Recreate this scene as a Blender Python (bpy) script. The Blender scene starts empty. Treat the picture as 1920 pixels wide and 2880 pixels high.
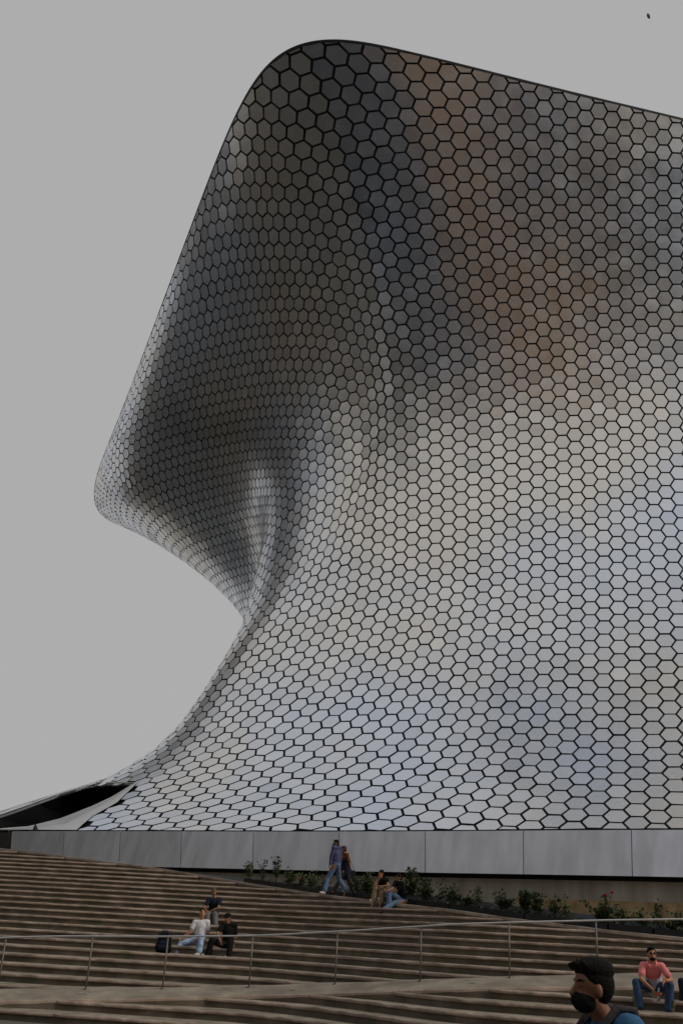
import bpy, bmesh, math, random
import numpy as np
from mathutils import Vector, Matrix
random.seed(7); np.random.seed(7)
sc = bpy.context.scene
COL = sc.collection

# ------------------------------------------------------------------ camera
FPX, PITCH, ROLL = 2800.0, math.radians(23.2), math.radians(3.3)
CAM = np.array([0.0, 0.0, 1.7])
FW = np.array([0, math.cos(PITCH), math.sin(PITCH)])
_R0 = np.array([1.0, 0, 0]); _U0 = np.cross(_R0, FW)
RT = math.cos(ROLL)*_R0 + math.sin(ROLL)*_U0
UP = math.cos(ROLL)*_U0 - math.sin(ROLL)*_R0
cd = bpy.data.cameras.new('camera'); cam = bpy.data.objects.new('camera', cd); COL.objects.link(cam)
cd.sensor_fit = 'VERTICAL'; cd.sensor_height = 36.0; cd.lens = 36.0*FPX/2880.0
cd.clip_start = 0.1; cd.clip_end = 3000
cam.matrix_world = Matrix(((RT[0], UP[0], -FW[0], CAM[0]), (RT[1], UP[1], -FW[1], CAM[1]), (RT[2], UP[2], -FW[2], CAM[2]), (0, 0, 0, 1)))
sc.camera = cam

# ------------------------------------------------------------------ sky, sun, exposure
SUN_EL, SUN_AZ = math.radians(34), math.radians(108)      # azimuth from +Y towards +X
w = bpy.data.worlds.new('World'); sc.world = w; w.use_nodes = True
nt = w.node_tree; nt.nodes.clear()
out = nt.nodes.new('ShaderNodeOutputWorld'); bg = nt.nodes.new('ShaderNodeBackground')
sky = nt.nodes.new('ShaderNodeTexSky'); sky.sky_type = 'NISHITA'; sky.sun_disc = False
sky.sun_elevation = SUN_EL; sky.sun_rotation = SUN_AZ; sky.air_density = 1.0; sky.dust_density = 3.0
hs = nt.nodes.new('ShaderNodeHueSaturation'); hs.inputs['Saturation'].default_value = 0.35
mx = nt.nodes.new('ShaderNodeMixRGB'); mx.inputs[0].default_value = 0.992; mx.inputs[2].default_value = (4.2, 4.2, 4.22, 1)
nt.links.new(sky.outputs[0], hs.inputs['Color']); nt.links.new(hs.outputs[0], mx.inputs[1])
nt.links.new(mx.outputs[0], bg.inputs[0]); bg.inputs[1].default_value = 0.1
nt.links.new(bg.outputs[0], out.inputs[0])
sl = bpy.data.lights.new('sun', 'SUN'); sl.energy = 1.2; sl.angle = math.radians(14); sl.color = (1.0, 0.88, 0.72)
so = bpy.data.objects.new('sun', sl); COL.objects.link(so)
_sd = Vector((math.cos(SUN_EL)*math.sin(SUN_AZ), math.cos(SUN_EL)*math.cos(SUN_AZ), math.sin(SUN_EL)))
so.rotation_euler = (-_sd).to_track_quat('-Z', 'Y').to_euler(); so.location = (0, 0, 80)
sc.view_settings.view_transform = 'Standard'; sc.view_settings.look = 'None'
sc.view_settings.exposure = 0.0; sc.view_settings.gamma = 1.0; sc.view_settings.use_curve_mapping = False
sc.render.engine = 'CYCLES'

# ------------------------------------------------------------------ helpers
def proj(P):
    P = np.asarray(P, float) - CAM; z = P @ FW
    return np.stack([960 + FPX*(P @ RT)/z, 1440 - FPX*(P @ UP)/z], -1)
def ray(px, py):
    d = FW*FPX + RT*(px-960) - UP*(py-1440); return d/np.linalg.norm(d)
def at_y(px, py, y):
    d = ray(px, py); return CAM + d*(y/d[1])
def tag(o, label=None, cat=None, group=None, kind=None):
    if label: o['label'] = label
    if cat: o['category'] = cat
    if group: o['group'] = group
    if kind: o['kind'] = kind
    return o
def empty(name, loc=(0, 0, 0), label=None, cat=None, group=None, kind=None):
    o = bpy.data.objects.new(name, None); COL.objects.link(o); o.location = loc
    return tag(o, label, cat, group, kind)
def link(name, me, mat=None, parent=None):
    o = bpy.data.objects.new(name, me); COL.objects.link(o)
    if mat is not None:
        for m in (mat if isinstance(mat, (list, tuple)) else [mat]): me.materials.append(m)
    if parent is not None:
        o.parent = parent
        o.matrix_parent_inverse = Matrix.Translation(-Vector(parent.location)) if parent.parent is None else parent.matrix_parent_inverse.copy()
    return o
def pymesh(name, V, F, mat=None, parent=None, smooth=False, midx=None):
    me = bpy.data.meshes.new(name)
    me.from_pydata([tuple(map(float, v)) for v in V], [], [tuple(map(int, f)) for f in F]); me.update()
    if smooth: me.polygons.foreach_set('use_smooth', [True]*len(me.polygons))
    if midx is not None: me.polygons.foreach_set('material_index', list(midx))
    return link(name, me, mat, parent)
def box_vf(c, h, R=None):
    c = np.array(c, float); h = np.array(h, float)
    V = np.array([(x, y, z) for x in (-1, 1) for y in (-1, 1) for z in (-1, 1)])*h
    if R is not None: V = V @ np.array(R).T
    F = [(0, 1, 3, 2), (4, 6, 7, 5), (0, 4, 5, 1), (2, 3, 7, 6), (0, 2, 6, 4), (1, 5, 7, 3)]
    return V + c, F
class MB:
    def __init__(s): s.V = []; s.F = []; s.M = []
    def add(s, V, F, m=0):
        n = len(s.V); s.V += [tuple(v) for v in V]; s.F += [tuple(i+n for i in f) for f in F]; s.M += [m]*len(F); return s
    def box(s, c, h, R=None, m=0): return s.add(*box_vf(c, h, R), m)
    def tube(s, pts, rad, n=8, m=0, cap=True):
        pts = [np.array(p, float) for p in pts]; rad = rad if hasattr(rad, '__len__') else [rad]*len(pts)
        V = []; F = []; prev = None
        for i, p in enumerate(pts):
            t = pts[min(i+1, len(pts)-1)] - pts[max(i-1, 0)]; t = t/(np.linalg.norm(t)+1e-9)
            if prev is None:
                a = np.array([0, 0, 1.]) if abs(t[2]) < .9 else np.array([1., 0, 0])
                a = np.cross(a, t)
            else: a = prev - t*(prev @ t)
            a = a/(np.linalg.norm(a)+1e-9); prev = a; b = np.cross(t, a)
            for k in range(n):
                q = 2*math.pi*k/n; V.append(p + rad[i]*(math.cos(q)*a + math.sin(q)*b))
        for i in range(len(pts)-1):
            for k in range(n):
                k2 = (k+1) % n; F.append((i*n+k, i*n+k2, (i+1)*n+k2, (i+1)*n+k))
        if cap: F.append(tuple(range(n))[::-1]); F.append(tuple((len(pts)-1)*n+k for k in range(n)))
        return s.add(V, F, m)
    def build(s, name, mat, parent=None, smooth=False): return pymesh(name, s.V, s.F, mat, parent, smooth, s.M)

# ------------------------------------------------------------------ materials
def mat(name, base, rough=0.7, metal=0.0, var=0.0, vscale=6.0, bump=0.0, bscale=40.0, spec=0.5, var2=None):
    m = bpy.data.materials.new(name); m.use_nodes = True; N = m.node_tree.nodes; L = m.node_tree.links
    b = N['Principled BSDF']; b.inputs['Roughness'].default_value = rough; b.inputs['Metallic'].default_value = metal
    b.inputs['Specular IOR Level'].default_value = spec
    b.inputs['Base Color'].default_value = (*base, 1)
    if var or bump or var2:
        tc = N.new('ShaderNodeTexCoord')
    if var or var2:
        n = N.new('ShaderNodeTexNoise'); n.inputs['Scale'].default_value = vscale; n.inputs['Detail'].default_value = 6
        L.new(tc.outputs['Object'], n.inputs['Vector'])
        r = N.new('ShaderNodeValToRGB'); r.color_ramp.elements[0].position = .3; r.color_ramp.elements[1].position = .72
        c2 = var2 or tuple(min(1, c*(1+var)) for c in base)
        r.color_ramp.elements[0].color = (*[c*(1-var) for c in base], 1); r.color_ramp.elements[1].color = (*c2, 1)
        L.new(n.outputs['Fac'], r.inputs[0]); L.new(r.outputs[0], b.inputs['Base Color'])
    if bump:
        n2 = N.new('ShaderNodeTexNoise'); n2.inputs['Scale'].default_value = bscale; n2.inputs['Detail'].default_value = 5
        L.new(tc.outputs['Object'], n2.inputs['Vector'])
        bp = N.new('ShaderNodeBump'); bp.inputs['Strength'].default_value = bump; bp.inputs['Distance'].default_value = .02
        L.new(n2.outputs['Fac'], bp.inputs['Height']); L.new(bp.outputs[0], b.inputs['Normal'])
    return m
def metal_mat(name, base, rough, tintamp=.06, reflection_tint=False, streaks=False):
    m = mat(name, base, rough, 1.0); N = m.node_tree.nodes; L = m.node_tree.links; b = N['Principled BSDF']
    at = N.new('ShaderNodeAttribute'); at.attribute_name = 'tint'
    tc = N.new('ShaderNodeTexCoord')
    big = N.new('ShaderNodeTexNoise'); big.inputs['Scale'].default_value = .9; big.inputs['Detail'].default_value = 3
    L.new(tc.outputs['Object'], big.inputs['Vector'])
    # base colour = base * (1 + tint)
    mul = N.new('ShaderNodeVectorMath'); mul.operation = 'SCALE'; mul.inputs[0].default_value = base
    if reflection_tint:  # cool and warm reflections painted into the metal colour as smooth noise
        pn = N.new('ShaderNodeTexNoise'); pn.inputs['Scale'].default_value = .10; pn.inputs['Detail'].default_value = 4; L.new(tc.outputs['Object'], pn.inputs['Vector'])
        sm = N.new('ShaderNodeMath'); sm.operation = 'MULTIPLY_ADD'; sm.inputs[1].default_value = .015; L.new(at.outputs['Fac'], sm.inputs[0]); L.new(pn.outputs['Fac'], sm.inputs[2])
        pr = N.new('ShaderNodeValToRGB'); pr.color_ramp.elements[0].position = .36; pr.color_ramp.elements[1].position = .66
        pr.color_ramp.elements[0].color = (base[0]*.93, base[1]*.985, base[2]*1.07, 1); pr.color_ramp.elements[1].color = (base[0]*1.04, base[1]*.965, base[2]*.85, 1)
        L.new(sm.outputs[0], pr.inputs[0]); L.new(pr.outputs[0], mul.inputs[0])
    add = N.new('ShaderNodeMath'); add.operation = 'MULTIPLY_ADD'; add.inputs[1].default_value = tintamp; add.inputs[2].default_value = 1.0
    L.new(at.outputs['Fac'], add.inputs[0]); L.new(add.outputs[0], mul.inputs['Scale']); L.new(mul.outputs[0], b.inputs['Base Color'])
    if streaks:
        mp = N.new('ShaderNodeMapping'); mp.inputs['Scale'].default_value = (2.2, 2.2, .12); L.new(tc.outputs['Object'], mp.inputs[0])
        sn = N.new('ShaderNodeTexNoise'); sn.inputs['Scale'].default_value = 1.0; sn.inputs['Detail'].default_value = 6; L.new(mp.outputs[0], sn.inputs['Vector'])
        sr = N.new('ShaderNodeValToRGB'); sr.color_ramp.elements[0].position = .30; sr.color_ramp.elements[1].position = .62
        sr.color_ramp.elements[0].color = (base[0]*.80, base[1]*.80, base[2]*.80, 1); sr.color_ramp.elements[1].color = (*base, 1)
        L.new(sn.outputs['Fac'], sr.inputs[0]); L.new(sr.outputs[0], mul.inputs[0])
    ra = N.new('ShaderNodeMath'); ra.operation = 'MULTIPLY_ADD'; ra.inputs[1].default_value = .14; ra.inputs[2].default_value = rough-.07
    L.new(big.outputs['Fac'], ra.inputs[0]); L.new(ra.outputs[0], b.inputs['Roughness'])
    # faint rolling-mill waviness
    n2 = N.new('ShaderNodeTexNoise'); n2.inputs['Scale'].default_value = 1.3; n2.inputs['Detail'].default_value = 1
    L.new(tc.outputs['Object'], n2.inputs['Vector'])
    bp = N.new('ShaderNodeBump'); bp.inputs['Strength'].default_value = .25; bp.inputs['Distance'].default_value = .02
    L.new(n2.outputs['Fac'], bp.inputs['Height']); L.new(bp.outputs[0], b.inputs['Normal'])
    return m
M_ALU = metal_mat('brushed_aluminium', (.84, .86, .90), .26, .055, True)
M_PLINTH = metal_mat('plinth_aluminium', (.78, .79, .84), .48, .06, False, True)
M_SMOOTH = metal_mat('smooth_aluminium', (.82, .82, .82), .34, .0)
M_SKIN = mat('joint_backing', (.012, .012, .013), .8)
M_DARK = mat('dark_recess', (.010, .010, .010), .85)
M_DGREY = mat('dark_grey_metal', (.035, .036, .038), .5, .0, .2, 2)
M_GALV = mat('galvanised_steel', (.62, .62, .64), .38, .9, .08, 8)
M_POST = mat('painted_post', (.20, .19, .18), .5, .3, .15, 12)
ZL=[5.284, 8.1647, 12.8109, 18.3864, 25.8203, 34.1835, 43.476]
PC=[[[44.8,24.64],[31.36,23.515],[18.992,27.422],[10.082,31.895],[1.362,38.202],[-14.861,46.679],[-18.992,50.994],[-25.821,62.124],[-29.793,77.3],[-9.314,88.4],[21.846,84.044],[46.074,60.269]],[[44.8,28.357],[31.36,27.236],[19.038,31.378],[10.08,35.219],[1.355,39.87],[-10.2,46.482],[-10.693,51.551],[-16.656,59.709],[-22.636,72.045],[-5.798,82.779],[20.768,79.218],[42.945,57.996]],[[44.8,34.189],[31.36,33.068],[19.041,36.732],[10.082,39.293],[1.332,42.515],[-6.615,47.198],[-6.334,52.165],[-4.385,60.864],[-12.417,69.905],[-1.45,79.451],[20.385,76.803],[40.777,57.874]],[[44.8,39.703],[31.36,39.141],[19.04,41.306],[10.073,42.101],[1.332,43.398],[-1.917,46.466],[-5.794,52.073],[-3.091,60.26],[-7.663,70.705],[1.477,81.034],[21.067,78.894],[40.609,60.546]],[[44.8,44.372],[31.36,43.356],[19.04,43.644],[10.077,43.216],[1.36,43.284],[1.599,43.657],[-5.609,52.645],[-4.864,62.347],[-11.079,77.322],[1.059,88.482],[22.769,86.163],[42.479,66.263]],[[44.8,46.524],[31.36,44.761],[19.04,43.185],[10.062,42.252],[1.262,40.635],[-0.969,42.425],[-6.994,52.764],[-16.482,67.832],[-19.584,88.039],[-2.699,98.058],[24.629,95.583],[45.455,72.998]],[[44.8,47.04],[31.357,44.233],[19.044,41.208],[10.065,39.342],[1.465,37.254],[-4.878,36.179],[-8.675,46.318],[-21.212,82.312],[-31.121,107.367],[-10.195,107.276],[26.319,105.509],[48.963,79.602]]]
LX=[63.05,58.75,54.52,50.33,46.19,42.03,37.88,33.52,29.19,24.65,20.05,15.92,14.29,11.5,2.91,-2.5,-6.8,-10.51,-13.87,-17.13,-20.31,-23.5,-26.79,-30.21,-33.83,-37.66,-41.72,-45.95,-50.31,-54.72,62.16,57.86,53.6,49.36,45.14,40.91,36.67,32.33,27.86,22.99,18.68,14.43,9.91,4.89,0.35,-3.81,-7.51,-10.74,-13.86,-16.92,-20.05,-23.28,-26.62,-30.13,-33.85,-37.79,-41.93,-46.25,-50.66,-55.09,61.33,57.0,52.71,48.41,44.12,39.8,35.47,31.04,26.58,21.56,16.83,12.03,7.44,2.61,-1.52,-4.93,-7.96,-10.84,-13.72,-16.69,-19.78,-23.02,-26.44,-30.05,-33.87,-37.92,-42.17,-46.57,-51.04,-55.51,60.52,56.19,51.84,47.5,43.12,38.74,34.29,29.83,25.12,20.37,15.38,10.63,5.83,1.85,-2.27,-5.3,-8.02,-10.67,-13.42,-16.32,-19.42,-22.74,-26.27,-30.0,-33.94,-38.11,-42.47,-46.96,-51.51,-56.03,59.85,55.44,51.07,46.66,42.23,37.76,33.27,28.65,24.04,19.33,14.73,9.85,5.29,1.01,-2.34,-4.91,-7.49,-10.09,-12.88,-15.83,-19.0,-22.4,-26.08,-29.98,-34.1,-38.41,-42.89,-47.46,-52.06,-56.63,59.21,54.81,50.38,45.94,41.46,36.96,32.4,27.87,23.18,18.58,13.88,9.3,5.15,1.59,-1.14,-3.74,-6.36,-9.19,-12.1,-15.14,-18.42,-22.02,-25.9,-30.03,-34.35,-38.83,-43.41,-48.05,-52.69,-57.3,58.74,54.27,49.82,45.34,40.84,36.3,31.76,27.12,22.51,18.16,13.62,9.54,5.79,3.25,0.59,-1.84,-4.71,-7.96,-11.14,-14.38,-17.86,-21.67,-25.83,-30.2,-34.73,-39.35,-44.02,-48.7,-53.37,-58.01,58.3,53.85,49.37,44.87,40.34,35.83,31.28,26.87,22.18,17.72,13.58,9.69,6.59,4.67,2.38,0.35,-2.91,-6.96,-10.25,-13.51,-17.25,-21.5,-25.98,-30.61,-35.29,-40.0,-44.71,-49.42,-54.11,-58.77,58.04,53.52,49.03,44.51,40.0,35.45,30.96,26.34,21.89,17.7,13.59,9.98,7.36,5.3,3.86,2.23,-1.52,-4.76,-9.03,-12.91,-17.13,-21.63,-26.51,-31.29,-36.07,-40.8,-45.52,-50.21,-54.89,-59.52,57.78,53.28,48.78,44.26,39.74,35.23,30.75,26.27,21.98,17.75,13.66,10.22,7.63,6.09,4.75,2.74,-0.61,-4.24,-9.08,-12.89,-17.04,-22.57,-27.45,-32.34,-37.03,-41.74,-46.4,-51.07,-55.7,-60.4,57.6,53.09,48.59,44.08,39.59,35.12,30.72,26.35,22.12,17.85,14.0,10.52,8.15,6.77,4.96,2.59,-0.59,-5.26,-10.53,-15.4,-19.89,-24.32,-29.03,-33.59,-38.18,-42.75,-47.34,-51.94,-56.55,-61.09,57.45,52.95,48.45,43.95,39.48,35.07,30.75,26.54,22.36,18.32,14.41,10.89,8.67,6.94,5.0,2.74,-0.96,-5.87,-11.43,-16.79,-22.21,-26.29,-30.6,-34.9,-39.32,-43.76,-48.26,-52.79,-57.35,-61.86,57.36,52.84,48.34,43.84,39.39,35.0,30.74,26.52,22.48,18.52,14.87,11.6,9.34,7.15,5.48,2.92,-0.6,-5.59,-11.59,-17.94,-23.1,-27.44,-31.76,-36.0,-40.32,-44.68,-49.11,-53.58,-58.1,-62.58,57.25,52.76,48.25,43.76,39.31,34.93,30.67,26.56,22.65,18.95,15.3,12.31,9.56,7.97,5.7,3.55,0.46,-4.78,-10.37,-16.88,-22.8,-27.87,-32.42,-36.8,-41.12,-45.46,-49.85,-54.29,-58.77,-63.26,57.17,52.68,48.18,43.69,39.24,34.88,30.62,26.6,22.77,19.24,15.67,12.8,10.4,8.42,6.45,4.69,1.32,-2.84,-9.14,-16.16,-22.28,-27.86,-32.79,-37.36,-41.75,-46.11,-50.49,-54.91,-59.38,-63.85,57.11,52.62,48.12,43.64,39.2,34.84,30.6,26.54,22.81,19.32,16.33,13.76,11.36,9.19,7.47,5.4,3.02,-1.38,-7.97,-14.8,-21.73,-27.73,-33.04,-37.79,-42.27,-46.66,-51.04,-55.47,-59.94,-64.4,57.08,52.56,48.08,43.6,39.18,34.83,30.7,26.89,23.25,20.08,16.66,13.69,11.83,10.49,8.81,7.2,4.51,-0.34,-6.68,-14.67,-21.14,-27.58,-33.21,-38.18,-42.75,-47.18,-51.58,-56.02,-60.49,-64.97]
LY=[-31.07,-31.41,-31.71,-32.08,-32.46,-32.97,-33.5,-34.44,-35.07,-36.55,-36.39,-36.73,-39.93,-43.07,-40.24,-40.43,-39.48,-38.9,-37.99,-37.17,-36.28,-35.43,-34.48,-33.46,-32.31,-31.09,-29.83,-28.61,-27.47,-26.38,-27.0,-27.21,-27.49,-27.76,-28.05,-28.31,-28.67,-29.0,-29.71,-30.0,-30.11,-30.77,-31.32,-32.4,-33.78,-33.64,-33.49,-33.02,-32.5,-31.88,-31.22,-30.5,-29.7,-28.79,-27.75,-26.6,-25.42,-24.26,-23.15,-22.07,-22.84,-23.06,-23.29,-23.5,-23.66,-23.78,-23.86,-23.9,-23.82,-23.79,-24.33,-24.69,-24.79,-25.37,-26.57,-27.22,-27.36,-27.3,-27.02,-26.63,-26.15,-25.6,-24.94,-24.14,-23.19,-22.13,-21.01,-19.91,-18.85,-17.82,-18.83,-18.99,-19.19,-19.34,-19.44,-19.46,-19.44,-19.33,-19.36,-19.61,-19.74,-20.0,-20.17,-20.37,-20.58,-21.26,-21.74,-21.83,-21.76,-21.54,-21.22,-20.78,-20.23,-19.54,-18.69,-17.7,-16.66,-15.63,-14.65,-13.68,-14.93,-15.07,-15.24,-15.36,-15.43,-15.43,-15.4,-15.35,-15.48,-15.57,-15.68,-15.77,-15.73,-15.67,-16.03,-16.38,-16.72,-16.9,-16.89,-16.75,-16.5,-16.14,-15.65,-15.02,-14.24,-13.35,-12.41,-11.47,-10.56,-9.66,-11.19,-11.31,-11.45,-11.56,-11.63,-11.65,-11.66,-11.63,-11.68,-11.59,-11.47,-11.41,-11.5,-11.37,-11.67,-11.89,-12.21,-12.34,-12.41,-12.36,-12.16,-11.78,-11.28,-10.64,-9.89,-9.07,-8.23,-7.39,-6.56,-5.73,-7.59,-7.71,-7.82,-7.93,-8.0,-8.06,-8.08,-8.13,-8.02,-7.77,-7.43,-7.35,-7.06,-7.02,-7.1,-7.56,-7.88,-8.09,-8.22,-8.21,-8.01,-7.63,-7.05,-6.36,-5.61,-4.84,-4.09,-3.34,-2.6,-1.86,-4.2,-4.26,-4.36,-4.45,-4.52,-4.56,-4.6,-4.51,-4.37,-3.99,-3.54,-3.14,-2.88,-2.91,-3.04,-3.21,-3.82,-3.92,-4.19,-4.3,-4.1,-3.53,-2.85,-2.08,-1.33,-0.61,0.06,0.71,1.35,2.01,-0.89,-0.95,-1.02,-1.08,-1.13,-1.14,-1.1,-0.98,-0.61,-0.18,0.39,0.82,0.92,1.37,1.12,0.64,-0.07,-0.45,-0.4,-0.29,0.02,0.61,1.46,2.25,2.99,3.63,4.21,4.76,5.3,5.83,2.28,2.26,2.22,2.19,2.19,2.24,2.37,2.63,3.08,3.58,4.12,4.67,5.17,5.41,5.29,4.54,3.96,3.7,4.11,3.85,4.01,5.18,5.94,6.71,7.31,7.86,8.33,8.78,9.2,9.71,5.37,5.39,5.39,5.41,5.46,5.58,5.79,6.17,6.71,7.31,7.9,8.51,8.95,9.13,9.05,8.25,7.66,8.06,8.85,9.64,9.9,10.18,10.7,11.16,11.63,12.02,12.38,12.72,13.06,13.41,8.41,8.47,8.52,8.59,8.7,8.87,9.15,9.57,10.24,10.86,11.61,12.28,12.71,12.9,12.67,11.76,11.47,12.07,13.26,14.15,15.09,15.0,15.24,15.47,15.78,16.04,16.3,16.55,16.83,17.09,11.39,11.52,11.61,11.74,11.91,12.18,12.51,13.1,13.85,14.41,15.19,15.79,16.34,16.66,16.37,15.8,15.27,15.77,16.85,18.15,18.74,18.94,19.18,19.41,19.66,19.87,20.07,20.26,20.47,20.7,14.41,14.55,14.69,14.86,15.1,15.44,15.91,16.57,17.18,17.83,18.6,19.21,19.82,20.24,20.16,19.36,18.98,19.06,20.02,20.73,21.44,22.06,22.53,22.94,23.24,23.47,23.65,23.82,24.0,24.22,17.39,17.58,17.75,17.97,18.26,18.66,19.15,19.82,20.5,20.99,21.83,22.53,23.14,23.57,23.9,23.36,22.41,21.96,21.82,22.66,23.8,24.71,25.53,26.15,26.59,26.88,27.08,27.25,27.42,27.61,20.42,20.61,20.8,21.06,21.39,21.83,22.38,23.05,23.71,24.39,25.03,25.81,26.36,26.72,26.8,26.9,25.96,24.86,24.65,25.19,26.21,27.35,28.36,29.21,29.79,30.16,30.4,30.59,30.78,30.98,23.45,23.64,23.86,24.14,24.52,25.0,25.59,26.21,26.92,27.41,28.37,28.79,29.38,29.64,29.74,29.21,29.44,28.6,27.67,27.87,28.87,29.97,31.22,32.2,32.95,33.4,33.7,33.91,34.12,34.29]
# ------------------------------------------------------------------ the museum surface
NC = 12
def bsw(x, n, lo, h, per):
    u = (np.asarray(x, float)-lo)/h
    if per: i = np.floor(u).astype(int)
    else: i = np.clip(np.floor(u).astype(int), 0, n-4)
    t = u-i
    b = np.stack([(1-t)**3/6, (3*t**3-6*t**2+4)/6, (-3*t**3+3*t**2+3*t+1)/6, t**3/6], -1)
    M = np.zeros((len(u), n)); r = np.arange(len(u))
    for j in range(4): np.add.at(M, (r, (i+j-1) % n if per else i+j), b[:, j])
    return M
ZL = np.array(ZL); PC = np.array(PC)
def _splM():
    n = len(ZL); h = np.diff(ZL); A = np.zeros((n, n)); B = np.zeros((n, n)); A[0, 0] = A[-1, -1] = 1
    for i in range(1, n-1):
        A[i, i-1] = h[i-1]; A[i, i] = 2*(h[i-1]+h[i]); A[i, i+1] = h[i]
        B[i, i-1] = 6/h[i-1]; B[i, i] = -6/h[i-1]-6/h[i]; B[i, i+1] = 6/h[i]
    return np.linalg.solve(A, B)
_SM = _splM()
def splw(z):
    z = np.asarray(z, float); i = np.clip(np.searchsorted(ZL, z)-1, 0, len(ZL)-2); h = np.diff(ZL)[i]
    a = (ZL[i+1]-z)[:, None]; b = (z-ZL[i])[:, None]; h = h[:, None]; E = np.eye(len(ZL))
    return _SM[i]*a**3/(6*h)+_SM[i+1]*b**3/(6*h)+(E[i]/h-_SM[i]*h/6)*a+(E[i+1]/h-_SM[i+1]*h/6)*b
def surf(s, z):
    s = np.asarray(s, float); z = np.asarray(z, float)
    xy = np.einsum('kl,kn,lnc->kc', splw(z), bsw(s % 12, NC, 0, 1, True), PC)
    return np.c_[xy, z]
def normal(s, z):
    e = 1e-3; z1 = np.clip(z, ZL[0]+e, ZL[-1]-e)
    n = np.cross(surf(s+e, z1)-surf(s-e, z1), surf(s, z1+e)-surf(s, z1-e))
    n = n/np.linalg.norm(n, axis=1)[:, None]
    return -n
LXC, LYC = np.array(LX), np.array(LY)
def lat(s, z):
    zc = np.clip(z, ZL[0], ZL[-1]); gs, gt = 30, 17
    def ev(zq):
        B1 = bsw(s, gs, .3, (9.6-.3)/(gs-3), False); B2 = bsw(zq, gt, ZL[0], (ZL[-1]-ZL[0])/(gt-3), False)
        return np.stack([np.einsum('kt,ks,ts->k', B2, B1, c.reshape(gt, gs)) for c in (LXC, LYC)], -1)
    v = ev(zc); d = z-zc
    if np.any(d):
        e = .05; zi = np.clip(zc, ZL[0]+e, ZL[-1]-e)
        v = v+(ev(zi+e)-ev(zi-e))/(2*e)*d[:, None]
    return v
def lat_inv(T, s, z, n=12):
    for _ in range(n):
        v = lat(s, z); e = 1e-3
        J = np.stack([(lat(s+e, z)-v)/e, (lat(s, z+e)-v)/e], -1)
        det = J[:, 0, 0]*J[:, 1, 1]-J[:, 0, 1]*J[:, 1, 0]; det = np.where(abs(det) < 1e-6, 1e-6, det)
        r = T-v
        ds = (J[:, 1, 1]*r[:, 0]-J[:, 0, 1]*r[:, 1])/det; dz = (-J[:, 1, 0]*r[:, 0]+J[:, 0, 0]*r[:, 1])/det
        s = s+np.clip(ds, -.1, .1); z = z+np.clip(dz, -1, 1)
    return s, z, np.linalg.norm(T-lat(s, z), axis=1)

museum = empty('museum_building', (5.0, 60.0, 0.0), 'tall twisted silver museum clad in hexagonal metal panels above the steps', 'museum')
# find the parameters under a few picture points of the entrance slit (on the real surface)
_gs, _gz = np.meshgrid(np.linspace(2.0, 6.6, 460), np.linspace(ZL[0], ZL[0]+7, 260)); _gs = _gs.ravel(); _gz = _gz.ravel()
_GX = surf(_gs, _gz); _GN = normal(_gs, _gz); _GP = proj(_GX)
_vis = ((_GX-CAM)*_GN).sum(1) < 0; _dep = np.linalg.norm(_GX-CAM, axis=1)
def find(px, py):
    d = np.hypot(_GP[:, 0]-px, _GP[:, 1]-py); d[~_vis] = 1e9; m = d < max(4, d.min()+.5)
    k = np.where(m)[0]; k = k[np.argmin(_dep[k])]; return _gs[k], _gz[k]
SLIT_PX = [(380, 2204), (316, 2246), (265, 2268), (171, 2305), (80, 2328), (-60, 2345), (-60, 2322), (0, 2295), (107, 2257), (170, 2234), (236, 2212), (300, 2206)]
SLIT = np.array([find(*p) for p in SLIT_PX])
OUT_PX = [(392, 2203), (330, 2262), (262, 2300), (215, 2341), (80, 2341), (-60, 2349), (-60, 2318), (0, 2290), (107, 2252), (170, 2229), (236, 2207), (300, 2202)]
OUTP = np.array([find(*p) for p in OUT_PX])
def inpoly(P, Q):
    x, y = P[:, 0], P[:, 1]; r = np.zeros(len(P), bool); n = len(Q)
    for i in range(n):
        x1, y1 = Q[i]; x2, y2 = Q[(i+1) % n]
        c = ((y1 > y) != (y2 > y)) & (x < (x2-x1)*(y-y1)/(y2-y1+1e-12)+x1); r ^= c
    return r
# --- backing skin, all round
ns, nz = 260, 90
ss = np.linspace(0, 12, ns+1)[:-1]; zz = np.linspace(ZL[0], ZL[-1], nz)
S, Zg = np.meshgrid(ss, zz); V = surf(S.ravel(), Zg.ravel())
hole = inpoly(np.c_[S.ravel(), Zg.ravel()], SLIT).reshape(nz, ns)
F = []
for i in range(nz-1):
    for j in range(ns):
        j2 = (j+1) % ns
        if i < 30 and (hole[i, j] or hole[i, j2] or hole[i+1, j] or hole[i+1, j2]): continue
        F.append((i*ns+j, i*ns+j2, (i+1)*ns+j2, (i+1)*ns+j))
pymesh('facade_skin', V, F, M_SKIN, museum, True)
top = surf(ss, np.full(ns, ZL[-1]))
pymesh('roof', np.r_[top-[0, 0, .02], [[12, 75, ZL[-1]-.02]]], [(j, (j+1) % ns, ns) for j in range(ns)], M_DGREY, museum)
# rim trim: a narrow folded metal band at the parapet
nn = normal(ss, np.full(ns, ZL[-1]))
a = top+nn*.12; b = top+nn*.13+np.array([0, 0, .03]); c = top-nn*.25+np.array([0, 0, .03]); d0 = surf(ss, np.full(ns, ZL[-1]-.10))+nn*.11
V = np.r_[d0, a, b, c]; F = []
for k in range(3):
    for j in range(ns): F.append((k*ns+j, k*ns+(j+1) % ns, (k+1)*ns+(j+1) % ns, (k+1)*ns+j))
pymesh('roof_rim', V, F, M_DGREY, museum, True)

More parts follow.
